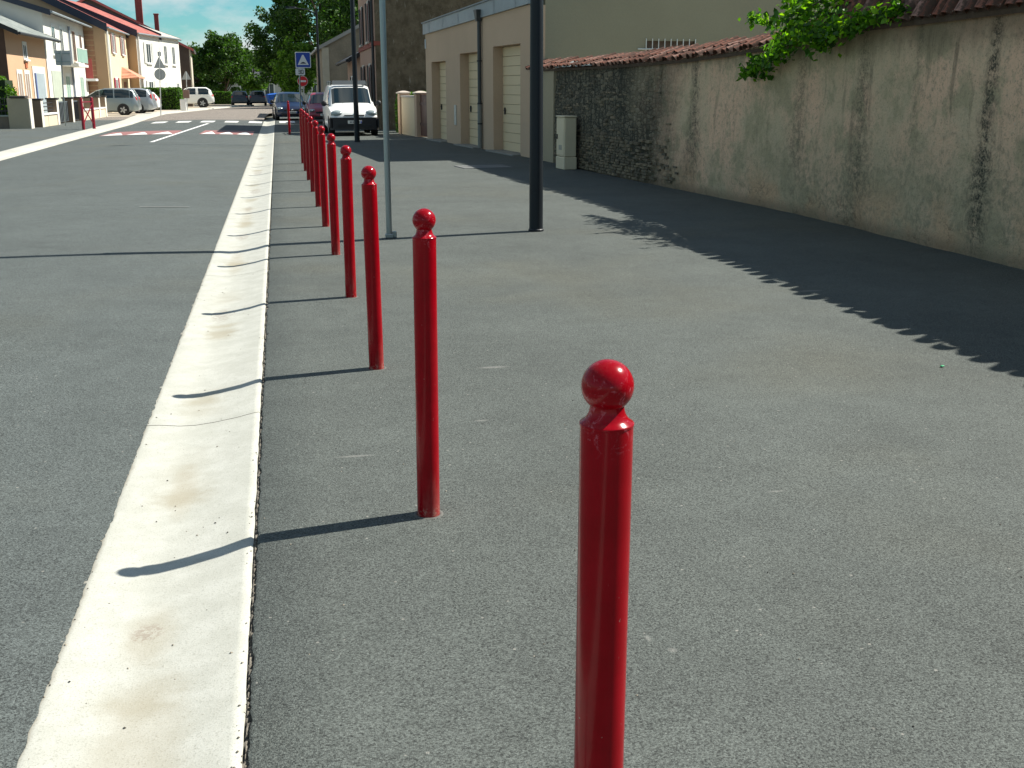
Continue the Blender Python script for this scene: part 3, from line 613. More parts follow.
# ------------------------------------------------------------------ generic gabled house
def house(name, label, p0, p1, D, eave, pitch, wmat, rmat, ov=.45, verge=.25, edge=None, right=False, roof_t=.14, vb=.06, vt=.02, gp=None):
    """p0 = corner at local x=0, facade runs to p1, depth D to local +y"""
    L = math.hypot(p1[0]-p0[0], p1[1]-p0[1]); t = empty(name, label, 'house', (*p0, 0), math.atan2(p1[1]-p0[1], p1[0]-p0[0]))
    rz = eave+pitch*D/2
    MB().loft([[(x, 0, -.1), (x, D, -.1), (x, D, eave), (x, D/2, rz), (x, 0, eave)] for x in (0, L)]).build('wall', wmat, t)
    for s in (0, 1):
        y0, ye = (D/2, -ov) if s == 0 else (D/2, D+ov); z0 = rz+.02; ze = eave-pitch*ov+.02; a, b = -verge, L+verge
        MB().hexa([(a, ye, ze), (b, ye, ze), (b, y0, z0), (a, y0, z0), (a, ye, ze+roof_t), (b, ye, ze+roof_t), (b, y0, z0+roof_t), (a, y0, z0+roof_t)]).build('roof', rmat, t)
        em = edge or M_BLACK
        for x in (a-.03, b+.002):
            MB().hexa([(x, ye, ze-vb), (x+.028, ye, ze-vb), (x+.028, y0, z0-vb), (x, y0, z0-vb), (x, ye, ze+roof_t+vt), (x+.028, ye, ze+roof_t+vt), (x+.028, y0, z0+roof_t+vt), (x, y0, z0+roof_t+vt)]).build('verge_board', em, t)
    MB().tube([(-verge, -ov-.06, eave-pitch*ov+.06), (L+verge, -ov-.06, eave-pitch*ov+.06)], .07, 8).build('gutter_pipe', gp or M_ZINC, t, 60)
    t['L'] = L; del t['L']
    return t, L, rz
def window(t, x0, x1, z0, z1, fm, shut=None, sill=True, pane=None, y=0, dep=.05, sm=None):
    f = .07; mb = MB()
    for (a, b, c, d) in ((x0-.12, x1+.12, z1, z1+.12), (x0-.12, x0, z0, z1), (x1, x1+.12, z0, z1)): mb.box(a, b, y-.03, y-.002, c, d)
    w = mb.build('window', sm or fm, t)
    MB().box(x0, x1, y-.008, y-.003, z0, z1).build('pane', pane or M_PANE, w)
    fr = MB(); xm = (x0+x1)/2
    for (a, b, c, d) in ((x0, x0+f, z0, z1), (x1-f, x1, z0, z1), (x0+f, x1-f, z1-f, z1), (x0+f, x1-f, z0, z0+f), (xm-f/2, xm+f/2, z0+f, z1-f)): fr.box(a, b, y-.022, y-.009, c, d)
    fr.build('frame', fm, w)
    if sill: MB().cbox(x0-.15, x1+.15, y-.14, y-.002, z0-.09, z0-.002, .01).build('sill', sm or fm, w)
    if shut:
        for (a, b) in ((x0-.12-(x1-x0)/2, x0-.125), (x1+.125, x1+.12+(x1-x0)/2)):
            s = MB().box(a, b, y-.07, y-.034, z0-.02, z1+.05).build('shutter', shut, w)
    return w
MWHITE = pm((.66, .64, .58), .9, .08, .6, 20, .1); MFRAME = pm((.70, .70, .66), .6, .05, 3)
def tiled(c1, c2, name):
    n = NT(name); x, y, z = n.xyz(); w = n.math('SINE', n.math('MULTIPLY', x, 26)); r = n.math('FRACT', n.math('MULTIPLY', y, 2.9))
    v = n.xyz(n.voro(4, out='Color'))[0]; c = n.mix(v, c1, c2); c = n.mix(n.step(n.noise(1.2, 5), .5, .7, 0, .5), c, tuple(q*.5 for q in c1))
    return n.done(c, .85, n.bump(n.math('ADD', n.math('MULTIPLY', w, .4), r), .8, .04), .3)
MT_RED = tiled((.30, .09, .075), (.38, .13, .105), 'red_roof_tiles'); MT_GREY = tiled((.16, .18, .17), (.24, .26, .24), 'pale_grey_roof_tiles'); MT_SLATE = tiled((.05, .055, .06), (.08, .085, .095), 'slate_roof'); MT_PALE = tiled((.42, .38, .33), (.5, .46, .41), 'pale_roof_tiles')
MSLATE_EDGE = pm((.028, .036, .055), .6, .15, 3)
# --- right side: two-storey house with shutters, blind gable to the camera
hs, L, rz = house('brick_house', 'tall pinkish house with dark shutters and a blind brown gable behind the gate wall', (4.05, 57.0), (4.05, 48.0), 9.5, 6.7, .62, pm((.40, .25, .18), .9, .12, .6), MT_RED, .35, .1)
MGABLE = NT('brown_roughcast')
_n = MGABLE; _c = _n.mix(_n.step(_n.noise(2.5, 6, .7), .3, .7), (.085, .066, .042), (.17, .135, .09)); _c = _n.mix(_n.step(_n.noise(9, 5, .75, vec=_n.mapv((1, 1, .3))), .60, .70), _c, (.27, .24, .19)); MGABLE = _n.done(_c, .95, _n.bump(_n.noise(14, 5, .7), 1, .05), .1)
MB().loft([[(x, .0, -.1), (x, 9.5, -.1), (x, 9.5, 6.7), (x, 4.75, rz), (x, .0, 6.7)] for x in (L+.003, L+.04)]).build('gable_skin', MGABLE, hs)
MBRICK = pm((.24, .06, .04), .85, .2, 4)
MB().box(-.05, L+.06, -.06, -.003, 3.35, 3.55).build('brick_band', MBRICK, hs); MB().box(L+.045, L+.10, -.06, .45, 3.37, 3.53).build('brick_return', MBRICK, hs)
MB().tube([(L-.12, -.10, .1), (L-.12, -.10, 6.5)], .06, 10).build('downpipe', M_BLACK, hs, 40)
MSH = pm((.03, .022, .02), .7, .2, 4)
for z0, z1 in ((3.62, 5.2), (1.05, 2.6)):
    for x0 in (1.2, 5.1): window(hs, x0+.35, x0+1.35, z0, z1, pm((.22, .06, .05), .7), MSH, True, None, sm=pm((.5, .46, .40), .9))
t = MB().box(7.3, 8.2, -.03, -.004, 0, 2.2).build('door', pm((.10, .04, .03), .6), hs); MB().tube([(7.42, -.05, 1.0), (7.42, -.08, 1.1)], .02, 8).build('door_knob', M_CHROME, t)
# low annexe with a dark roof edge, then the grey stone house
hs2, L2, _ = house('annexe', 'low pinkish annexe with a dark roof between tall house and stone house', (4.0, 66.5), (4.05, 57.3), 7, 3.2, .5, pm((.40, .27, .20), .9, .12, .6), MT_SLATE, .55, .05, M_BLACK, gp=M_BLACK)
window(hs2, 3.2, 4.2, 1.0, 2.2, MFRAME, MSH)
hs3, L3, _ = house('stone_house', 'grey rubble stone house with a blind gable beyond the white van', (2.85, 84.0), (2.85, 72.0), 9, 4.1, .52, pm((.23, .195, .14), .95, .4, 1.1, 12, .6), MT_GREY, .25, .12, pm((.30, .29, .26), .8))
MB().box(L3+.003, L3+.05, -.04, .38, -.1, 4.08).build('quoin_strip', pm((.42, .38, .29), .95, .2, 2), hs3)

# ------------------------------------------------------------------ far side: row of houses stepping with the bend
MORANGE = pm((.52, .33, .20), .9, .10, .6); 
hA, LA, _ = house('orange_house', 'low orange rendered house with grey roof at the left edge', (-12.66, 60.0), (-12.58, 69.2), 9, 4.52, .45, MORANGE, MT_GREY, .72, .45, M_BLACK, gp=M_BLACK)
MB().loft([[(x, 0, -.1), (x, 9, -.1), (x, 9, 4.52), (x, 4.5, 6.54), (x, 0, 4.52)] for x in (-.04, -.003)]).build('gable_shade_skin', pm((.10, .055, .04), .9, .2, 3), hA)  # dark brown skin paints the shade on the near gable
window(hA, 3.7, 4.45, 3.15, 3.92, MFRAME, None, True)
for x0, x1 in ((1.75, 2.75), (3.45, 4.45)): window(hA, x0, x1, .85, 2.5, MFRAME, None, True, pm((.35, .26, .2), .3), sm=MWHITE)
MB().box(3.75, 4.2, -.05, -.003, 2.72, 3.0).build('wall_lamp', pm((.4, .12, .05), .6), hA)
d = MB().box(5.3, 8.5, -.04, -.003, 0, 2.85).build('door_surround', MWHITE, hA); MB().box(5.75, 8.15, -.06, -.042, 0, 2.5).build('door', pm((.34, .40, .42), .4), d); MB().box(5.60, 5.74, -.12, -.042, .2, 2.5).build('shutter', pm((.14, .19, .38), .6), d)
hB, LB, _ = house('white_house', 'tall white house with a pale green balcony next to the orange house', (-12.55, 69.3), (-12.95, 85.8), 9.5, 5.9, .31, MWHITE, MT_SLATE, .5, .35, MSLATE_EDGE, vb=.15)
for x0 in (2.6, 5.6): window(hB, x0, x0+1.2, 3.6, 5.25, MFRAME, None, True)
window(hB, 10.6, 12.0, 3.4, 5.3, pm((.36, .2, .14), .7), None, True, sm=MWHITE); window(hB, 14, 15, 3.6, 5.2, pm((.36, .2, .14), .7), None, True, sm=MWHITE)
for x0 in (6.3, 12.6): window(hB, x0, x0+1.7, .8, 2.5, MFRAME, None, True, pm((.28, .42, .33), .3))
MB().box(1.2, 4.6, -.03, -.003, 0, 2.7).build('garage_door', pm((.40, .44, .36), .6), hB)
bl = MB().box(5.2, 9.6, -1.0, -.003, 3.0, 3.16).build('balcony', MWHITE, hB)
MB().box(5.2, 9.6, -1.0, -.97, 3.25, 4.05).build('balcony_panel', pm((.26, .40, .33), .4), bl); MB().tube([(5.2, -.985, 4.09), (9.6, -.985, 4.09)], .03, 8).build('handrail', MFRAME, bl)
MB().tube([(9.0, -.1, .1), (9.0, -.1, 5.5)], .07, 8).build('downpipe', pm((.22, .25, .3), .5), hB); 
MCRM = pm((.62, .52, .34), .9, .08, .6); MTAN_SHADE = pm((.42, .29, .17), .9, .08, .6)  # tan tone: shade of the near gables put into the colour
hC, LC, rC = house('cream_house', 'cream house with brown shutters and a terracotta porch hood in the far row', (-11.55, 86), (-11.5, 97.2), 11, 5.85, .49, MCRM, MT_RED, .2, .2, MSLATE_EDGE, vb=.25, vt=.16)
MB().loft([[(x, 0, -.1), (x, 11, -.1), (x, 11, 5.85), (x, 5.5, rC), (x, 0, 5.85)] for x in (-.04, -.003)]).build('gable_skin', MTAN_SHADE, hC)  # tan skin paints this cream gable as shaded
for i in range(16): MB().box(-.07, -.042, .78, 3.4, .25+i*.34, .25+i*.34+.25).build('brick_course', pm((.30, .17, .10), .9, .2, 3), hC)
MB().cbox(-1.2, -.042, .7, 3.4, 2.2, 2.36, .01).build('balcony_slab', MFRAME, hC); MB().box(-.95, -.9, .9, 1.6, 2.37, 3.7).build('red_screen', pm((.34, .07, .06), .7), hC)
MB().tube([(.25, -.1, .1), (.25, -.1, 5.6)], .08, 8).build('downpipe', MFRAME, hC)
MSHB = pm((.28, .17, .15), .7, .1, 3)
for x0 in (3.0, 8.0): window(hC, x0, x0+1.1, 4.2, 5.5, MFRAME, MSHB)
window(hC, 3.0, 4.2, 1.0, 2.4, MFRAME, pm((.25, .03, .05), .6)); MB().box(7.6, 9.0, -.04, -.003, 0, 2.2).build('door', pm((.25, .11, .07), .6), hC)
pt = MB().hexa([(6.4, -1.3, 2.45), (10.4, -1.3, 2.45), (10.4, -.005, 2.45), (6.4, -.005, 2.45), (6.4, -1.3, 2.55), (10.4, -1.3, 2.55), (9.6, -.005, 3.3), (7.2, -.005, 3.3)]).build('porch_hood', tiled((.50, .22, .14), (.6, .3, .2), 'porch_tiles'), hC)
MB().box(10.1, 10.25, -1.2, -1.05, 0, 2.44).build('porch_post', MFRAME, pt)
hD, LD, rD = house('white_house', 'white house with a red tiled roof and pale shutters in the far row', (-10.75, 97.4), (-9.60, 103.4), 12, 5.95, .42, MWHITE, MT_RED, .2, .25, MSLATE_EDGE, vb=.25, vt=.16)
MB().loft([[(x, 0, -.1), (x, 12, -.1), (x, 12, 5.95), (x, 6, rD), (x, 0, 5.95)] for x in (-.04, -.003)]).build('gable_skin', MTAN_SHADE, hD)  # gable of the white house coloured tan to stand for shade
for z0, z1 in ((3.7, 5.3), (.9, 2.3)): window(hD, 2.4, 3.6, z0, z1, MFRAME, pm((.5, .5, .46), .7))
MB().tube([(.2, -.1, .1), (.2, -.1, 5.7)], .08, 8).build('downpipe', MFRAME, hD)
hD2, L_, r_ = house('white_house', 'white house with a pale roof at the far end of the row', (-9.58, 103.5), (-8.45, 109.5), 10, 5.95, .34, MWHITE, MT_PALE, .2, .02, MSLATE_EDGE)
for x0 in (1.2, 3.7): window(hD2, x0, x0+.9, 3.7, 5.3, MFRAME, None)
MB().box(1.0, 3.6, -.03, -.003, 0, 2.2).build('garage_door', pm((.5, .53, .5), .6), hD2); window(hD2, 4.5, 5.3, 1.0, 2.2, MFRAME, None)
hE, L_, rE = house('shaded_gable_house', 'large house with shade painted dark brown on its gable and a red verge above the far row', (-7.65, 112), (-8.2, 122), 17, 5.2, .51, pm((.55, .50, .40), .9), MT_SLATE, .3, .3, pm((.42, .10, .09), .7))
MB().loft([[(x, .12, -.1), (x, 17, -.1), (x, 17, 5.2), (x, 8.5, rE), (x, .12, 5.26)] for x in (-.05, -.003)]).build('gable_shade_skin', pm((.075, .055, .045), .9, .2, 2), hE)  # near-black brown skin: gable shade put into the colour
for y, zt, w in ((4.4, 10.0, .62), (2.9, 8.5, .4)):
    c = MB().box(3.0, 3.0+w, y-w/2, y+w/2, 5, zt-.12).build('chimney', pm((.30, .06, .05), .9, .15, 3), hE); MB().cbox(2.95, 3.05+w, y-w/2-.05, y+w/2+.05, zt-.118, zt, .02).build('chimney_cap', pm((.25, .07, .06), .9), c)

# ------------------------------------------------------------------ street-side walls and railings of the front gardens
MBRN = pm((.24, .17, .115), .92, .15, 1.5); MLOW = pm((.56, .49, .36), .9, .12, 1); MCAP = pm((.05, .045, .04), .8)
def pillar(t, x, y, w=.42, d=.46, h=1.16):
    p = MB().box(x-w, x, y, y+d, -.1, h).build('pillar', MBRN, t); MB().box(x+.002, x+.016, y-.004, y+d+.004, -.1, h-.002).build('lit_face_paint', pm((.62, .58, .50), .9), p)  # pale strip puts sunlight on the street side into the colour
    MB().cbox(x-w-.05, x+.06, y-.05, y+d+.05, h+.002, h+.075, .012).build('cap', MCAP, p)
fr = empty('garden_fence', 'dark railing on a low wall with a broad end pier at the left edge', 'fence', (-10.6, 52, .04))
MB().box(-6, -.55, 0, .25, -.1, .50).build('dwarf_wall', pm((.16, .13, .10), .95, .3, 2), fr); MB().cbox(-6, -.55, -.04, .29, .502, .57, .01).build('coping', pm((.25, .28, .25), .8), fr)
for z in (.72, .98, 1.22): MB().box(-6, -.552, .10, .14, z, z+.05).build('rail', M_BLACK, fr)
for i in range(34): MB().box(-5.9+i*.157, -5.875+i*.157, .105, .135, .572, 1.28).build('baluster', M_BLACK, fr)
p = MB().box(-.55, 0.3, -.1, .42, -.1, 1.25).build('pier', pm((.36, .31, .22), .92, .14, 1.2), fr); MB().box(.302, .33, -.104, .5, -.1, 1.24).build('lit_face_paint', pm((.64, .60, .52), .9), p); MB().cbox(-.42, .2, -.14, .46, 1.252, 1.36, .02).build('cap', MCAP, p)  # pier's street side painted pale as if sunlit
fs = empty('street_wall', 'row of brown pillars with sunlit edges painted white and low cream walls along the far pavement', 'wall', (0, 0, .04))
PY = [53.6, 57.3, 61.4, 64.4, 67.4, 70.4, 73.0]
for y in PY: pillar(fs, -10.15, y)
for a, b in ((0, 1), (3, 4), (4, 5), (5, 6)):
    MB().box(-10.42, -10.16, PY[a]+.47, PY[b]-.01, -.1, .50).build('low_wall', MLOW, fs); MB().cbox(-10.47, -10.11, PY[a]+.47, PY[b]-.01, .502, .58, .01).build('low_wall_cap', MFRAME, fs)
for a, b in ((1, 2), (2, 3)):
    gt = MB().box(-10.36, -10.33, PY[a]+.5, PY[b]-.05, .08, 1.05).build('gate', pm((.10, .12, .13), .5), fs)
    for i in range(10): yy = lerp(PY[a]+.6, PY[b]-.2, i/9); MB().box(-10.325, -10.30, yy, yy+.06, .1, 1.0).build('gate_bar', M_BLACK, gt)
for i in range(3): MB().box(-10.33, -10.30, PY[0]+.47, PY[1]-.01, .68+i*.16, .72+i*.16).build('rail', M_BLACK, fs)
MB().cbox(-10.6, -10.43, PY[0]+.6, PY[0]+1.0, .75, 1.1, .02).build('letter_box', pm((.6, .42, .05), .5), fs)
hedge('shrub', 'bright green bush behind the dark railing at the left edge', 'bush', -13.5, -11.2, 52.8, 54.6, 0, 2.2, 2600, .12, M_TREE2, seed=8, rnd=.7)
M_CRIM = pm((.20, .004, .014), .35, .15, 4)
# red barrier with crossed bars
t = empty('crossed_barrier', 'red steel barrier with crossed bars on the far pavement', 'barrier', (-7.75, 49.9, .05))
for x, y in ((-.12, 0), (.12, 1.15)): MB().lathe([(.062, -.05), (.062, 1.25), (.045, 1.28), (.001, 1.29)], 14, (x, y, 0)).build('post', M_CRIM, t, 40)
for a, b in ((.2, 1.0), (1.0, .2)): MB().tube([(-.12, 0, a), (.12, 1.15, b)], .024, 8).build('cross_bar', M_CRIM, t, 40)
MB().tube([(-.12, 0, 1.1), (.12, 1.15, 1.1)], .024, 8).build('top_bar', M_CRIM, t, 40)

# ------------------------------------------------------------------ signs
MBACK = pm((.40, .42, .41), .6, .12, 4, 30, 0, 0)
def disc(r, n=24, ph=0): return [(r*math.sin(2*PI*i/n+ph), r*math.cos(2*PI*i/n+ph)) for i in range(n)]
def plate(t, poly, cx, cz, y, mat, name, th=.012): return MB().prism(poly, lambda p: (cx+p[0], y, cz+p[1]), lambda p: (cx+p[0], y+th, cz+p[1])).build(name, mat, t)
def rrect(w, h, r=.04):
    o = []
    for sx, sy, a0 in ((1, 1, 0), (-1, 1, 90), (-1, -1, 180), (1, -1, 270)):
        for k in range(4): a = math.radians(a0+k*30); o.append((sx*(w/2-r)+r*math.cos(a), sy*(h/2-r)+r*math.sin(a)))
    return o
SIGNBLUE = pm((.012, .055, .36), .4, .05, 4, 30, 0); SIGNWHITE = pm((.74, .74, .72), .4, .04, 4, 30, 0); SIGNRED = pm((.55, .015, .02), .4, .05, 4, 30, 0); SIGNBLACK = pm((.012, .012, .014), .5, .05, 4, 30, 0)
t = empty('hump_sign', 'blue square speed hump sign with white triangle on a thin post', 'road sign', (1.0, 54, 0))
MB().tube([(0, .05, -.1), (.1, .05, 3.2)], .032, 12).build('post', M_STEEL, t, 40)
cx, cz = .25, 2.93
plate(t, rrect(.70, .70), cx, cz, 0, SIGNWHITE, 'sign_plate'); plate(t, rrect(.63, .63), cx, cz, -.004, SIGNBLUE, 'blue_field', .003)
plate(t, [(-.25, -.22), (.25, -.22), (.03, .22), (-.03, .22)], cx, cz, -.008, SIGNWHITE, 'triangle', .003)
plate(t, [(-.14+.28*i/12, -.165+.075*math.sin(PI*i/12)) for i in range(13)], cx, cz, -.012, SIGNBLACK, 'hump_symbol', .003)
p = plate(t, rrect(.42, .30, .03), .10, 2.41, 0, SIGNWHITE, 'speed_plate')
def digits(parent, txt, x, z, y, size, mat):
    seg = {'3': [(0, 1, .5, 1), (0, .5, .5, .5), (0, 0, .5, 0), (.5, 0, .5, 1)], '0': [(0, 0, .5, 0), (0, 1, .5, 1), (0, 0, 0, 1), (.5, 0, .5, 1)]}
    for i, ch in enumerate(txt):
        mb = MB(); w = .09*size
        for a, b, c, d in seg[ch]: mb.box(x+(i*.8+a)*size-w, x+(i*.8+c)*size+w, y-.003, y, z+b*size-w, z+d*size+w)
        mb.build('digit', mat, parent)
digits(p, '30', .10-.65*.11, 2.33, -.005, .155, SIGNBLACK)
t = empty('no_entry_sign', 'small red and white round sign low on a post behind the blue sign', 'road sign', (1.35, 60, 0))
MB().tube([(0, .04, -.1), (0, .04, 2.35)], .03, 12).build('post', M_STEEL, t, 40); plate(t, disc(.26), -.03, 2.03, 0, SIGNWHITE, 'sign_plate'); plate(t, disc(.245), -.03, 2.03, -.004, SIGNRED, 'red_disc', .003); plate(t, rrect(.34, .09, .01), -.03, 2.03, -.008, SIGNWHITE, 'bar', .003)
t = empty('road_sign', 'grey back of a square road sign on a post before the white house', 'road sign', (-9.48, 55.3, .04))
MB().tube([(0, -.04, -.1), (.1, -.04, 3.3)], .03, 12).build('post', M_STEEL, t, 40); plate(t, rrect(.66, .64), .17, 2.98, 0, MBACK, 'sign_plate')
for z in (2.8, 3.15): MB().box(-.14, .48, -.025, -.002, z, z+.04).build('rail', M_STEEL, t)
t = empty('road_sign', 'grey backs of a triangular and a round sign on one post before the hedge', 'road sign', (-7.55, 79, .04))
MB().tube([(0, -.04, -.1), (.2, -.04, 3.95)], .032, 12).build('post', pm((.45, .47, .46), .5), t, 40)
plate(t, [(-.38, 0), (.38, 0), (.04, .68), (-.04, .68)], .16, 2.93, 0, MBACK, 'triangle_plate'); plate(t, disc(.36), .14, 2.54, 0, MBACK, 'round_plate'); plate(t, rrect(.22, .28, .02), .2, 3.83, 0, MBACK, 'small_plate')
t = empty('road_sign', 'grey triangular sign back above a small brown box by the white off-roader', 'road sign', (-6.88, 92.9, .04))
MB().tube([(0, -.04, -.1), (.12, -.04, 2.9)], .032, 12).build('post', pm((.45, .47, .46), .5), t, 40); plate(t, [(-.36, 0), (.36, 0), (.04, .62), (-.04, .62)], .10, 2.32, 0, MBACK, 'triangle_plate')
MB().cbox(-.24, .24, -.1, .1, .92, 1.55, .02).build('post_box', pm((.20, .13, .10), .6), t); MB().cbox(-.5, -.05, -.15, .2, 0, .85, .03).build('white_case', SIGNWHITE, t)

# ------------------------------------------------------------------ vehicles: lofted bodies (local x from nose to tail)
def car(name, label, cat, loc, rz, st, Wd, paint, wheels, wr=.31, ws=None, rear=None, sides=(), arch=.37, lower=None):
    t = empty(name, label, cat, loc, rz)
    def ring(x, zb, zt, zr, hb, ht, hr):
        zm = lerp(zb, zt, .55); hm = max(hb, ht)
        h = [(0, zb), (hb*.9, zb), (hb, zb+.10), (hm, zm), (ht, zt), (lerp(ht, hr, .45)+.015, lerp(zt, zr-.05, .5)), (hr, zr-.05), (hr*.82, zr), (0, zr+.015)]
        return [(x, y*Wd/2, z) for y, z in h]+[(x, -y*Wd/2, z) for y, z in h[-2:0:-1]]
    rings = [ring(*s) for s in st]
    body = MB().loft(rings).build('body', paint, t, 40)
    def sp(s, j, side):
        i = min(int(s), len(st)-2); f = s-i; a = Vector(rings[i][0])
        def q(k):
            jj = min(int(j), 7) if j < 8 else 7; g_ = j-jj
            pa, pb = Vector(rings[k][jj]), Vector(rings[k][jj+1]); return pa.lerp(pb, g_)
        p = q(i).lerp(q(i+1), f); return Vector((p.x, p.y*side, p.z))
    def panel(nm, s0, s1, j0, j1, side, mat, off=.008, ns=5, nj=4, par=None):
        P = [[sp(lerp(s0, s1, a/ns), lerp(j0, j1, b/nj), side) for b in range(nj+1)] for a in range(ns+1)]
        return shell(nm, P, mat, off, par)
    def shell(nm, P, mat, off, par=None):
        c = Vector((sum(s[0] for s in st)/len(st), 0, .7)); Q = []
        for a in range(len(P)):
            r = []
            for b in range(len(P[0])):
                da = P[min(a+1, len(P)-1)][b]-P[max(a-1, 0)][b]; db = P[a][min(b+1, len(P[0])-1)]-P[a][max(b-1, 0)]; n = da.cross(db)
                n = n.normalized() if n.length > 1e-9 else Vector((0, 0, 1))
                if n.dot(P[a][b]-c) < 0: n = -n
                r.append(P[a][b]+n*off)
            Q.append(r)
        return MB().grid(Q).build(nm, mat, par or t, 180)
    def cross(nm, s0, s1, mat, w=.97, off=.008, jt=6.0):
        P = []
        for a in range(7):
            s = lerp(s0, s1, a/6); L_ = [sp(s, jt+(8-jt)*k/4, 1) for k in range(5)]; R_ = [Vector((p.x, -p.y, p.z)) for p in L_[-2::-1]]
            P.append([Vector((p.x, p.y*w, p.z)) for p in L_+R_])
        return shell(nm, P, mat, off)
    if ws: cross('windscreen', *ws, M_GLASS)
    if rear: cross('rear_window', *rear, M_GLASS, .9)
    for s0, s1 in sides:
        for sd_ in (1, -1): panel('side_window', s0, s1, 4.12, 5.92, sd_, M_GLASS)
    for wx in wheels:
        for sd_ in (1, -1):
            y = sd_*Wd/2
            MB().tube([(wx, y-sd_*.10, wr+.03), (wx, y+sd_*.012, wr+.03)], arch, 22).build('wheel_arch', M_BLACK, t)
            ty = MB().tube([(wx, y-sd_*.2, wr), (wx, y-sd_*.18, wr), (wx, y+sd_*.0, wr), (wx, y+sd_*.022, wr)], [wr*.9, wr, wr, wr*.93], 22).build('wheel', M_TYRE, t, 40)
            rm = MB().tube([(wx, y+sd_*.012, wr), (wx, y+sd_*.028, wr)], [wr*.66, wr*.62], 20)
            rm.build('rim', M_BLACK, ty); sp_ = MB()
            for k in range(5):
                a = 2*PI*k/5; c_, s_ = math.cos(a), math.sin(a); sp_.hexa([(wx+c_*r-s_*w, y+sd_*yy, wr+s_*r+c_*w) for yy in (.029, .036) for r, w in ((.03, .05), (wr*.62, .035), (wr*.62, -.035), (.03, -.05))])
            sp_.build('spokes', M_RIM, ty)
    return t, sp, panel, cross
def plate_no(t, x, z, y0, w, facing):
    p = MB().cbox(min(x, x+facing*.012), max(x, x+facing*.012), y0-w/2, y0+w/2, z, z+.11, .003).build('number_plate', M_PLATE, t)
    xx = x+facing*.0125
    MB().box(min(xx, xx+facing*.002), max(xx, xx+facing*.002), y0-w/2+.005, y0-w/2+.045, z+.006, z+.104).build('plate_band', pm((.02, .06, .4), .5), p)
    for i in range(7): yy = y0-w/2+.075+i*.054; MB().box(min(xx, xx+facing*.002), max(xx, xx+facing*.002), yy, yy+.03, z+.025, z+.085).build('plate_mark', SIGNBLACK, p)
def mirror(t, x, z, W_, mat):
    for s in (1, -1):
        m_ = sphere(MB(), (x, s*(W_/2+.13), z), .1, 14, 8, (.55, 1.05, 1.0)).build('mirror', mat, t, 180); MB().tube([(x, s*(W_/2-.06), z-.06), (x, s*(W_/2+.08), z-.03)], .025, 6).build('mirror_arm', mat, m_)
def eye(t, x, y, z, sx, sy, sz, mat, nm): return sphere(MB(), (x, y, z), 1, 16, 10, (sx, sy, sz)).build(nm, mat, t, 180)

# white van, nose to the camera
VW = 1.74
st = [(0, .34, .60, .66, .80, .78, .74), (.06, .24, .74, .80, .92, .88, .82), (.22, .22, .86, .92, .98, .95, .86), (.50, .22, .95, 1.00, 1.0, .98, .86), (.88, .22, 1.02, 1.09, 1.0, .985, .85), (1.62, .22, 1.10, 1.70, 1.0, .99, .80), (1.85, .22, 1.12, 1.77, 1.0, .99, .81), (2.6, .22, 1.12, 1.81, 1.0, .99, .82), (3.9, .25, 1.12, 1.80, 1.0, .99, .82), (4.10, .30, 1.10, 1.74, .98, .96, .78)]
van, sp, panel, cross = car('van', 'white panel van with black bumper and roof rack facing the camera', 'van', (2.70, 41.9, 0), PI/2+math.radians(1.5), st, VW, car_paint((.78, .78, .75)), (.75, 3.40), .31, (4.10, 4.97), None, ((4.45, 5.85),))
bp = MB().loft([[(x, y, z) for x, y in ((.10+.25*k, -VW/2*.99-.01), (-.02, -VW/2*.90), (-.075, -VW/2*.45), (-.085, 0), (-.075, VW/2*.45), (-.02, VW/2*.90), (.10+.25*k, VW/2*.99+.01), (.3, 0))] for k, z in ((0, .22), (.3, .30), (.5, .55), (.4, .655))]).build('bumper', M_BLACK, van, 50)
MB().box(-.100, -.07, -.62, .62, .33, .40).build('lower_grille', SIGNBLACK, bp); plate_no(van, -.088, .44, 0, .50, -1)
for s in (1, -1):
    h_ = eye(van, .15, s*.61, .785, .15, .23, .125, M_LAMP, 'headlamp'); eye(h_, .06, s*.60, .765, .05, .08, .06, M_CHROME, 'reflector')
    MB().box(-.02, .30, s*.86-.03, s*.86+.03, .30, .62).build('corner_guard', M_BLACK, van)
MB().cbox(-.005, .05, -.36, .36, .70, .745, .01).build('grille', M_BLACK, van); eye(van, -.012, 0, .745, .02, .07, .055, M_CHROME, 'badge')
for s in (.35, -.30): MB().tube([(.93, s, 1.125), (1.02, s-.5 if s > 0 else s+.5, 1.20)], .012, 6).build('wiper', M_BLACK, van)
mirror(van, 1.05, 1.14, VW, M_BLACK)
rk = MB()
for s in (1, -1): rk.tube([(1.75, s*.66, 1.90), (3.9, s*.66, 1.93)], .022, 8); [rk.tube([(x, s*.66, 1.77), (x, s*.66, 1.92)], .02, 8) for x in (1.85, 2.8, 3.8)]
rack = rk.build('roof_rack', pm((.10, .12, .12), .5), van, 50)
for x in (1.80, 2.5, 3.2, 3.85): MB().box(x, x+.05, -.66, .66, 1.885, 1.925).build('rack_bar', pm((.05, .06, .06), .5), rack)
MB().hexa([(1.66, -.62, 1.80), (1.66, .62, 1.80), (1.80, .62, 1.88), (1.80, -.62, 1.88), (1.66, -.62, 1.815), (1.66, .62, 1.815), (1.79, .62, 1.955), (1.79, -.62, 1.955)]).build('wind_deflector', pm((.05, .06, .065), .5), rack)
MB().box(1.13, 1.16, .48, .60, 1.22, 1.30).build('windscreen_sticker', pm((.1, .5, .2), .5), van)

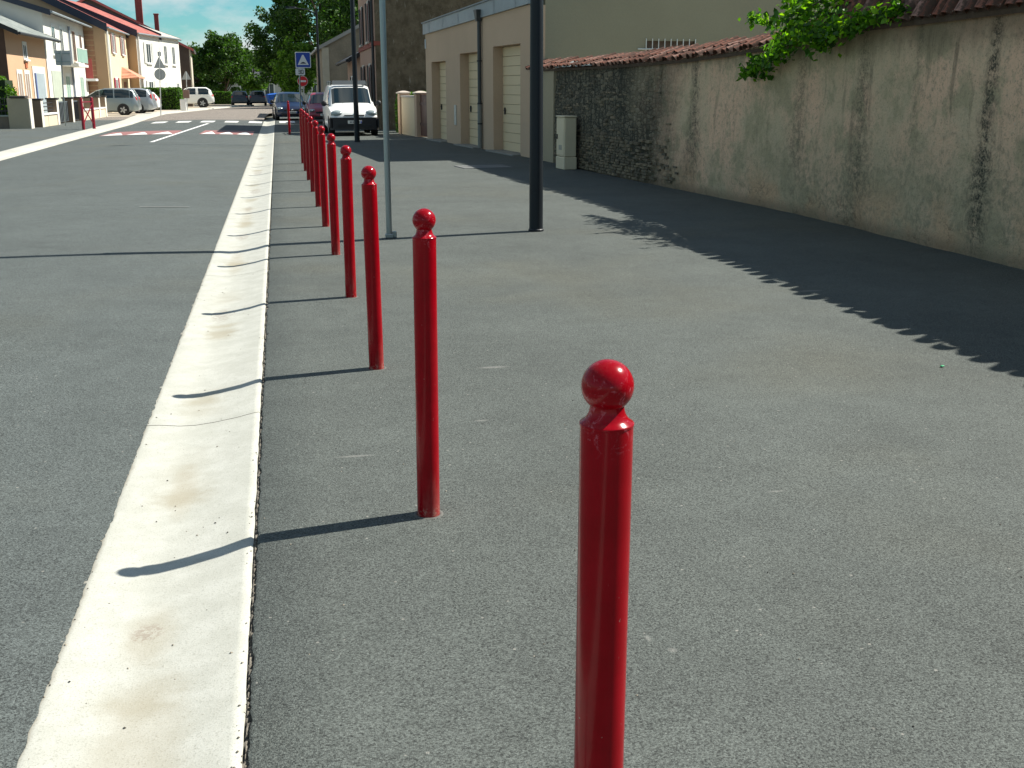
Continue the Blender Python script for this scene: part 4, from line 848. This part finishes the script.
HATCH = [(0, .32, .52, .58, .74, .70, .66), (.10, .22, .62, .68, .92, .86, .80), (.40, .20, .72, .78, .98, .95, .86), (1.00, .20, .86, .92, 1.0, .97, .86), (1.75, .20, .93, 1.38, 1.0, .97, .74), (2.2, .20, .95, 1.47, 1.0, .97, .74), (3.0, .20, .96, 1.46, 1.0, .97, .74), (3.55, .22, .97, 1.38, 1.0, .96, .72), (3.85, .26, .96, 1.05, .98, .92, .74), (3.98, .34, .74, .78, .92, .84, .70)]
def nose(t, W_, z=.62, x=.16, plates=True, lm=M_LAMP):
    for s in (1, -1):
        h_ = eye(t, x, s*W_*.37, z, .16, .19, .085, lm, 'headlamp'); eye(h_, x-.12, s*W_*.36, z, .05, .07, .05, M_CHROME, 'reflector')
    MB().cbox(-.03, .12, -W_*.27, W_*.27, .50, .58, .01).build('grille', SIGNBLACK, t); MB().cbox(-.045, .2, -W_*.33, W_*.33, .24, .36, .02).build('air_intake', SIGNBLACK, t)
    eye(t, -.03, 0, .56, .02, .07, .05, M_CHROME, 'badge'); plate_no(t, -.05, .37, 0, .50, -1)
def tail(t, W_, x, z, h=.16):
    for s in (1, -1): eye(t, x-.04, s*W_*.42, z, .07, .09, h, M_TAIL, 'tail_lamp')
    plate_no(t, x+.01, .55, 0, .5, 1); MB().cbox(x-.12, x+.045, -W_*.44, W_*.44, .30, .47, .02).build('bumper_strip', M_BLACK, t)
rc, *_ = car('hatchback', 'red hatchback with dark bumper parked just behind the white van', 'car', (2.28, 57.0, 0), PI/2, HATCH, 1.70, car_paint((.26, .012, .035)), (.72, 3.2), .30, (3.08, 3.97), None, ((3.5, 5.9),)); nose(rc, 1.70); mirror(rc, 1.35, .98, 1.7, M_BLACK)
st2 = [(s[0]*1.06,)+s[1:] for s in HATCH]
bc, *_ = car('dark_blue_car', 'dark blue car with a silvery side behind the lone bollard', 'car', (.78, 63.6, 0), PI/2+math.radians(3), st2, 1.74, car_paint((.006, .012, .04)), (.76, 3.4), .31, (3.08, 3.97), None, ((3.5, 5.9),)); nose(bc, 1.74); mirror(bc, 1.42, .98, 1.74, M_BLACK); MB().box(1.3, 1.33, -.1, .2, 1.0, 1.06).build('dashboard_paper', SIGNWHITE, bc)
# parked side-on in the forecourt, tails towards the road
MPV = [(0, .34, .56, .62, .74, .70, .66), (.12, .22, .68, .74, .94, .88, .82), (.45, .20, .80, .87, .99, .96, .86), (.95, .20, .93, 1.02, 1.0, .97, .84), (1.85, .20, 1.02, 1.55, 1.0, .97, .74), (2.3, .20, 1.03, 1.66, 1.0, .97, .76), (3.4, .20, 1.04, 1.66, 1.0, .97, .76), (4.0, .22, 1.05, 1.58, 1.0, .96, .74), (4.22, .28, 1.0, 1.2, .99, .94, .78), (4.34, .34, .62, .66, .94, .88, .78)]
SILVER = pm((.27, .31, .31), .28, .04, 1, 30, 0, .5, .7)
c1, *_ = car('people_carrier', 'silver people carrier parked side-on behind the brown pillars', 'car', (-13.0, 77.6, .05), 0, MPV, 1.8, SILVER, (.82, 3.40), .33, (3.1, 3.97), None, ((3.25, 4.35), (4.42, 5.5), (5.57, 6.7), (6.75, 7.25))); tail(c1, 1.8, 4.25, .98, .17); nose(c1, 1.8, .7); mirror(c1, 1.4, 1.05, 1.8, SILVER)
c2, *_ = car('estate_car', 'pale silver car with tall pink tail lamps beyond the people carrier', 'car', (-12.6, 83.2, .05), math.radians(-3), MPV, 1.74, pm((.36, .39, .41), .28, .04, 1, 30, 0, .4, .7), (.82, 3.35), .32, (3.1, 3.97), None, ((3.3, 4.4), (4.5, 5.5), (5.6, 6.9))); tail(c2, 1.74, 4.25, 1.05, .26); nose(c2, 1.74, .7)
c3, *_ = car('small_car', 'white small car with red lamps mostly hidden behind the silver cars', 'car', (-12.4, 88, .05), math.radians(-4), HATCH, 1.68, car_paint((.74, .74, .72)), (.72, 3.2), .3, (3.08, 3.97), None, ((3.5, 5.9),)); tail(c3, 1.68, 3.92, .86, .13); nose(c3, 1.68)
SUV = [(0, .45, .75, .80, .88, .84, .80), (.12, .36, .88, .93, .96, .92, .86), (.5, .34, .98, 1.03, 1.0, .97, .88), (1.15, .34, 1.04, 1.10, 1.0, .97, .86), (1.75, .34, 1.08, 1.62, 1.0, .97, .78), (2.1, .34, 1.10, 1.74, 1.0, .97, .80), (3.6, .34, 1.10, 1.73, 1.0, .97, .80), (3.95, .36, 1.08, 1.5, 1.0, .97, .82), (4.12, .42, .9, 1.0, .98, .95, .82), (4.2, .48, .8, .84, .94, .9, .8)]
c4, *_ = car('off_roader', 'white off-roader parked side-on past the clipped hedge', 'car', (-9.75, 107, .05), 0, SUV, 1.85, car_paint((.76, .76, .72)), (.85, 3.25), .38, (3.1, 3.97), None, ((3.4, 4.5), (4.6, 5.4), (5.55, 6.6)), .46); tail(c4, 1.85, 4.12, 1.0, .13); nose(c4, 1.85, .85)
c5, *_ = car('dark_hatchback', 'dark hatchback seen from behind before the far trees, left of its neighbour', 'car', (-3.75, 125, -.02), -PI/2, HATCH, 1.7, car_paint((.02, .03, .045)), (.72, 3.2), .3, (3.08, 3.97), (7.03, 7.95), ((3.5, 5.9),)); tail(c5, 1.7, 3.9, .85, .12)
c6, *_ = car('dark_saloon', 'dark saloon with a bright rear window seen from behind before the far trees', 'car', (-1.95, 125, -.02), -PI/2, HATCH, 1.66, car_paint((.03, .035, .05)), (.72, 3.2), .3, (3.08, 3.97), (7.03, 7.95), ((3.5, 5.9),)); tail(c6, 1.66, 3.9, .85, .12)
# blue covered skip by the trees
t = empty('blue_skip', 'bright blue covered container tilted by the far trees', 'container', (-.2, 112, -.05), math.radians(12))
MB().hexa([(-.55, -.5, .35), (.9, -.5, .1), (.9, .5, .1), (-.55, .5, .35), (-.75, -.6, 1.15), (1.3, -.6, 1.3), (1.3, .6, 1.3), (-.75, .6, 1.15)]).build('bin_body', pm((.01, .09, .40), .55, .15, 3), t); MB().hexa([(-.8, -.65, 1.152), (1.35, -.65, 1.302), (1.35, .65, 1.302), (-.8, .65, 1.152), (-.6, -.5, 1.25), (1.2, -.5, 1.42), (1.2, .5, 1.42), (-.6, .5, 1.25)]).build('cover', pm((.012, .11, .46), .6, .15, 3), t)
for x in (-.3, .8): MB().tube([(x, -.45, .16), (x, .45, .16)], .16, 14).build('wheel', M_TYRE, t)

# ------------------------------------------------------------------ trees and hedges
def tree(label, loc, h, r, z0, n, leaf, mat, seed, name='tree', nc=120):
    t = empty(name, label, 'tree', loc); rg = np.random.default_rng(seed); rn = random.Random(seed)
    zc = (h+z0)/2; rz = (h-z0)/2; C = []
    while len(C) < nc:
        d = rg.normal(size=3); d /= np.linalg.norm(d); q = d*rg.uniform(.35, 1)**.6; q[:2] *= 1-.18*max(0, q[2])
        C.append((q[0]*r*.92, q[1]*r*.92, zc+q[2]*rz*.92))
    C = np.array(C); k = rg.integers(0, nc, n); cr = rg.uniform(.12, .27, nc)*r
    d = rg.normal(size=(n, 3)); d /= np.linalg.norm(d, axis=1)[:, None]; d *= (rg.uniform(.2, 1, n)**.45)[:, None]
    p = C[k]+d*cr[k][:, None]*np.array([1, 1, .8])
    link('crown', leaf_mesh('crown', p, leaf, mat, seed), t)
    tk = MB(); r0 = h*.022; tp = [(0, 0, -.3), (rn.uniform(-.1, .1), rn.uniform(-.1, .1), z0), (rn.uniform(-.3, .3), rn.uniform(-.3, .3), zc), (rn.uniform(-.3, .3), 0, h*.86)]
    tk.tube(tp, [r0*1.25, r0, r0*.6, r0*.15], 9)
    for c in C[::6]:
        a = Vector(tp[1]).lerp(Vector(tp[2]), rn.uniform(0, 1)); b_ = Vector(c); m_ = a.lerp(b_, .5)+Vector((0, 0, .1*r)); tk.tube([a, m_, b_], [r0*.42, r0*.28, r0*.08], 6)
    tk.build('trunk', M_BARK, t, 60); return t
tree('round dark green tree standing free against the sky', (-5.75, 135, 0), 8.0, 3.5, .9, 15000, .22, M_TREE, 11)
tree('tall dark tree at the left edge of the big tree group', (.9, 122, 0), 11.6, 4.0, .8, 15000, .23, M_TREE, 12)
tree('tallest tree of the big group, its top cut by the picture edge', (4.6, 118, 0), 15, 5.4, 1.2, 19000, .24, M_TREE, 13)
tree('light green tree in front of the big dark trees', (1.7, 103, 0), 6.2, 2.3, .6, 9000, .17, M_TREE2, 14)
tree('tree rising behind the roof of the grey stone house', (7.6, 104, 0), 12.5, 4.8, 1.2, 16000, .22, M_TREE, 15)
tree('small light tree in the gap beside the round tree', (-2.9, 141, 0), 6.4, 2.3, .8, 5000, .26, M_TREE2, 16)
tree('dark tree right behind the shaded gable house', (-9.6, 148, 0), 7, 3.2, .6, 6000, .3, M_TREE, 17)
hedge('hedge', 'tall clipped green hedge between the silver cars and the white off-roader', 'hedge', -10.6, -7.4, 95.2, 97.6, 0, 1.72, 5200, .12, M_HEDGE, seed=21)
hedge('hedge', 'low long hedge left of the far dark cars', 'hedge', -8.5, -4.6, 127, 128.5, 0, 1.35, 3600, .13, M_HEDGE, seed=22)
t = empty('long_house', 'low white house half hidden behind the far trees', 'house', (-12, 152, 0)); MB().box(0, 26, 0, 7, -.2, 3.0).build('wall', pm((.45, .45, .42), .9), t); MB().hexa([(-.4, -.5, 3.0), (26.4, -.5, 3.0), (26.4, 7.5, 3.0), (-.4, 7.5, 3.0), (-.4, 3, 4.6), (26.4, 3, 4.6), (26.4, 4, 4.6), (-.4, 4, 4.6)]).build('roof', MT_SLATE, t)
for i in range(8): window(t, 1.5+i*3, 2.7+i*3, .8, 2.3, MFRAME)
rg = np.random.default_rng(5); n = 26000; xs_ = rg.uniform(-40, 60, n); hh = np.array([5.5+1.6*mnoise.noise((x*.16, 0, 0))+1.2*mnoise.noise((x*.6, 2, 0)) for x in xs_])
pp = np.stack([xs_, 164+rg.normal(0, 2.2, n)+xs_*.1, rg.uniform(0, 1, n)**.7*hh], 1)
tag(link('distant_wood', leaf_mesh('distant_wood', pp, .42, M_TREE, 9)), 'dark green mass of far trees closing the street', 'woodland', kind='stuff')

# ------------------------------------------------------------------ litter and grit
gm = MB(); rn = random.Random(9)
for i in range(330):
    y = 2.4+rn.random()**2*9; x = rn.choice((rn.uniform(-.2, -.165), rn.uniform(-.79, -.75), rn.uniform(-.75, -.2), rn.uniform(-.16, 3))); z = 0 if x > -.16 else (-.045 if x < -.6 else -.03)
    r_ = rn.uniform(.0025, .0065); z = 0 if x > -.17 else next(lerp(a[1], b[1], (x-a[0])/(b[0]-a[0])) for a, b in zip(GX, GX[1:]+[(0, 0)]) if a[0] <= x <= b[0])
    v = [(x+rn.uniform(.5, 1)*r_*dx, y+rn.uniform(.5, 1)*r_*dy, z+dz*r_*.7) for dx, dy, dz in ((1, 0, .5), (0, 1, .5), (-1, 0, .5), (0, -1, .5), (0, 0, 1.2), (0, 0, -.2))]
    gm.add(v, [(0, 1, 4), (1, 2, 4), (2, 3, 4), (3, 0, 4), (1, 0, 5), (2, 1, 5), (3, 2, 5), (0, 3, 5)])
tag(gm.build('grit', island_mat('grit_stone', [(.03, .028, .025), (.16, .14, .11), (.3, .26, .2), (.05, .045, .04)], .9, 0)), 'loose grit lying along the pale gutter and pavement', 'grit', kind='stuff')
t = MB().cbox(-.014, .014, -.008, .008, 0, .008, .002).build('litter_scrap', pm((.02, .30, .12), .5)); t.location = (3.93, 6.05, .003); t.rotation_euler = (0, 0, .4); tag(t, 'tiny green scrap of litter on the pavement near the shadow edge', 'litter')
cv = MB().cbox(-.55, .55, -.45, .45, -.03, .006, .004).build('inspection_cover', pm((.13, .135, .13), .8, .2, 4)); cv.location = (4.35, 24.6, .006); cv.rotation_euler = (0, 0, .1); tag(cv, 'pale rectangular inspection cover in the shaded pavement by the dark lamp post', 'cover')
MB().box(-.5, .5, -.01, .01, .0062, .0075).build('cover_joint', SIGNBLACK, cv)
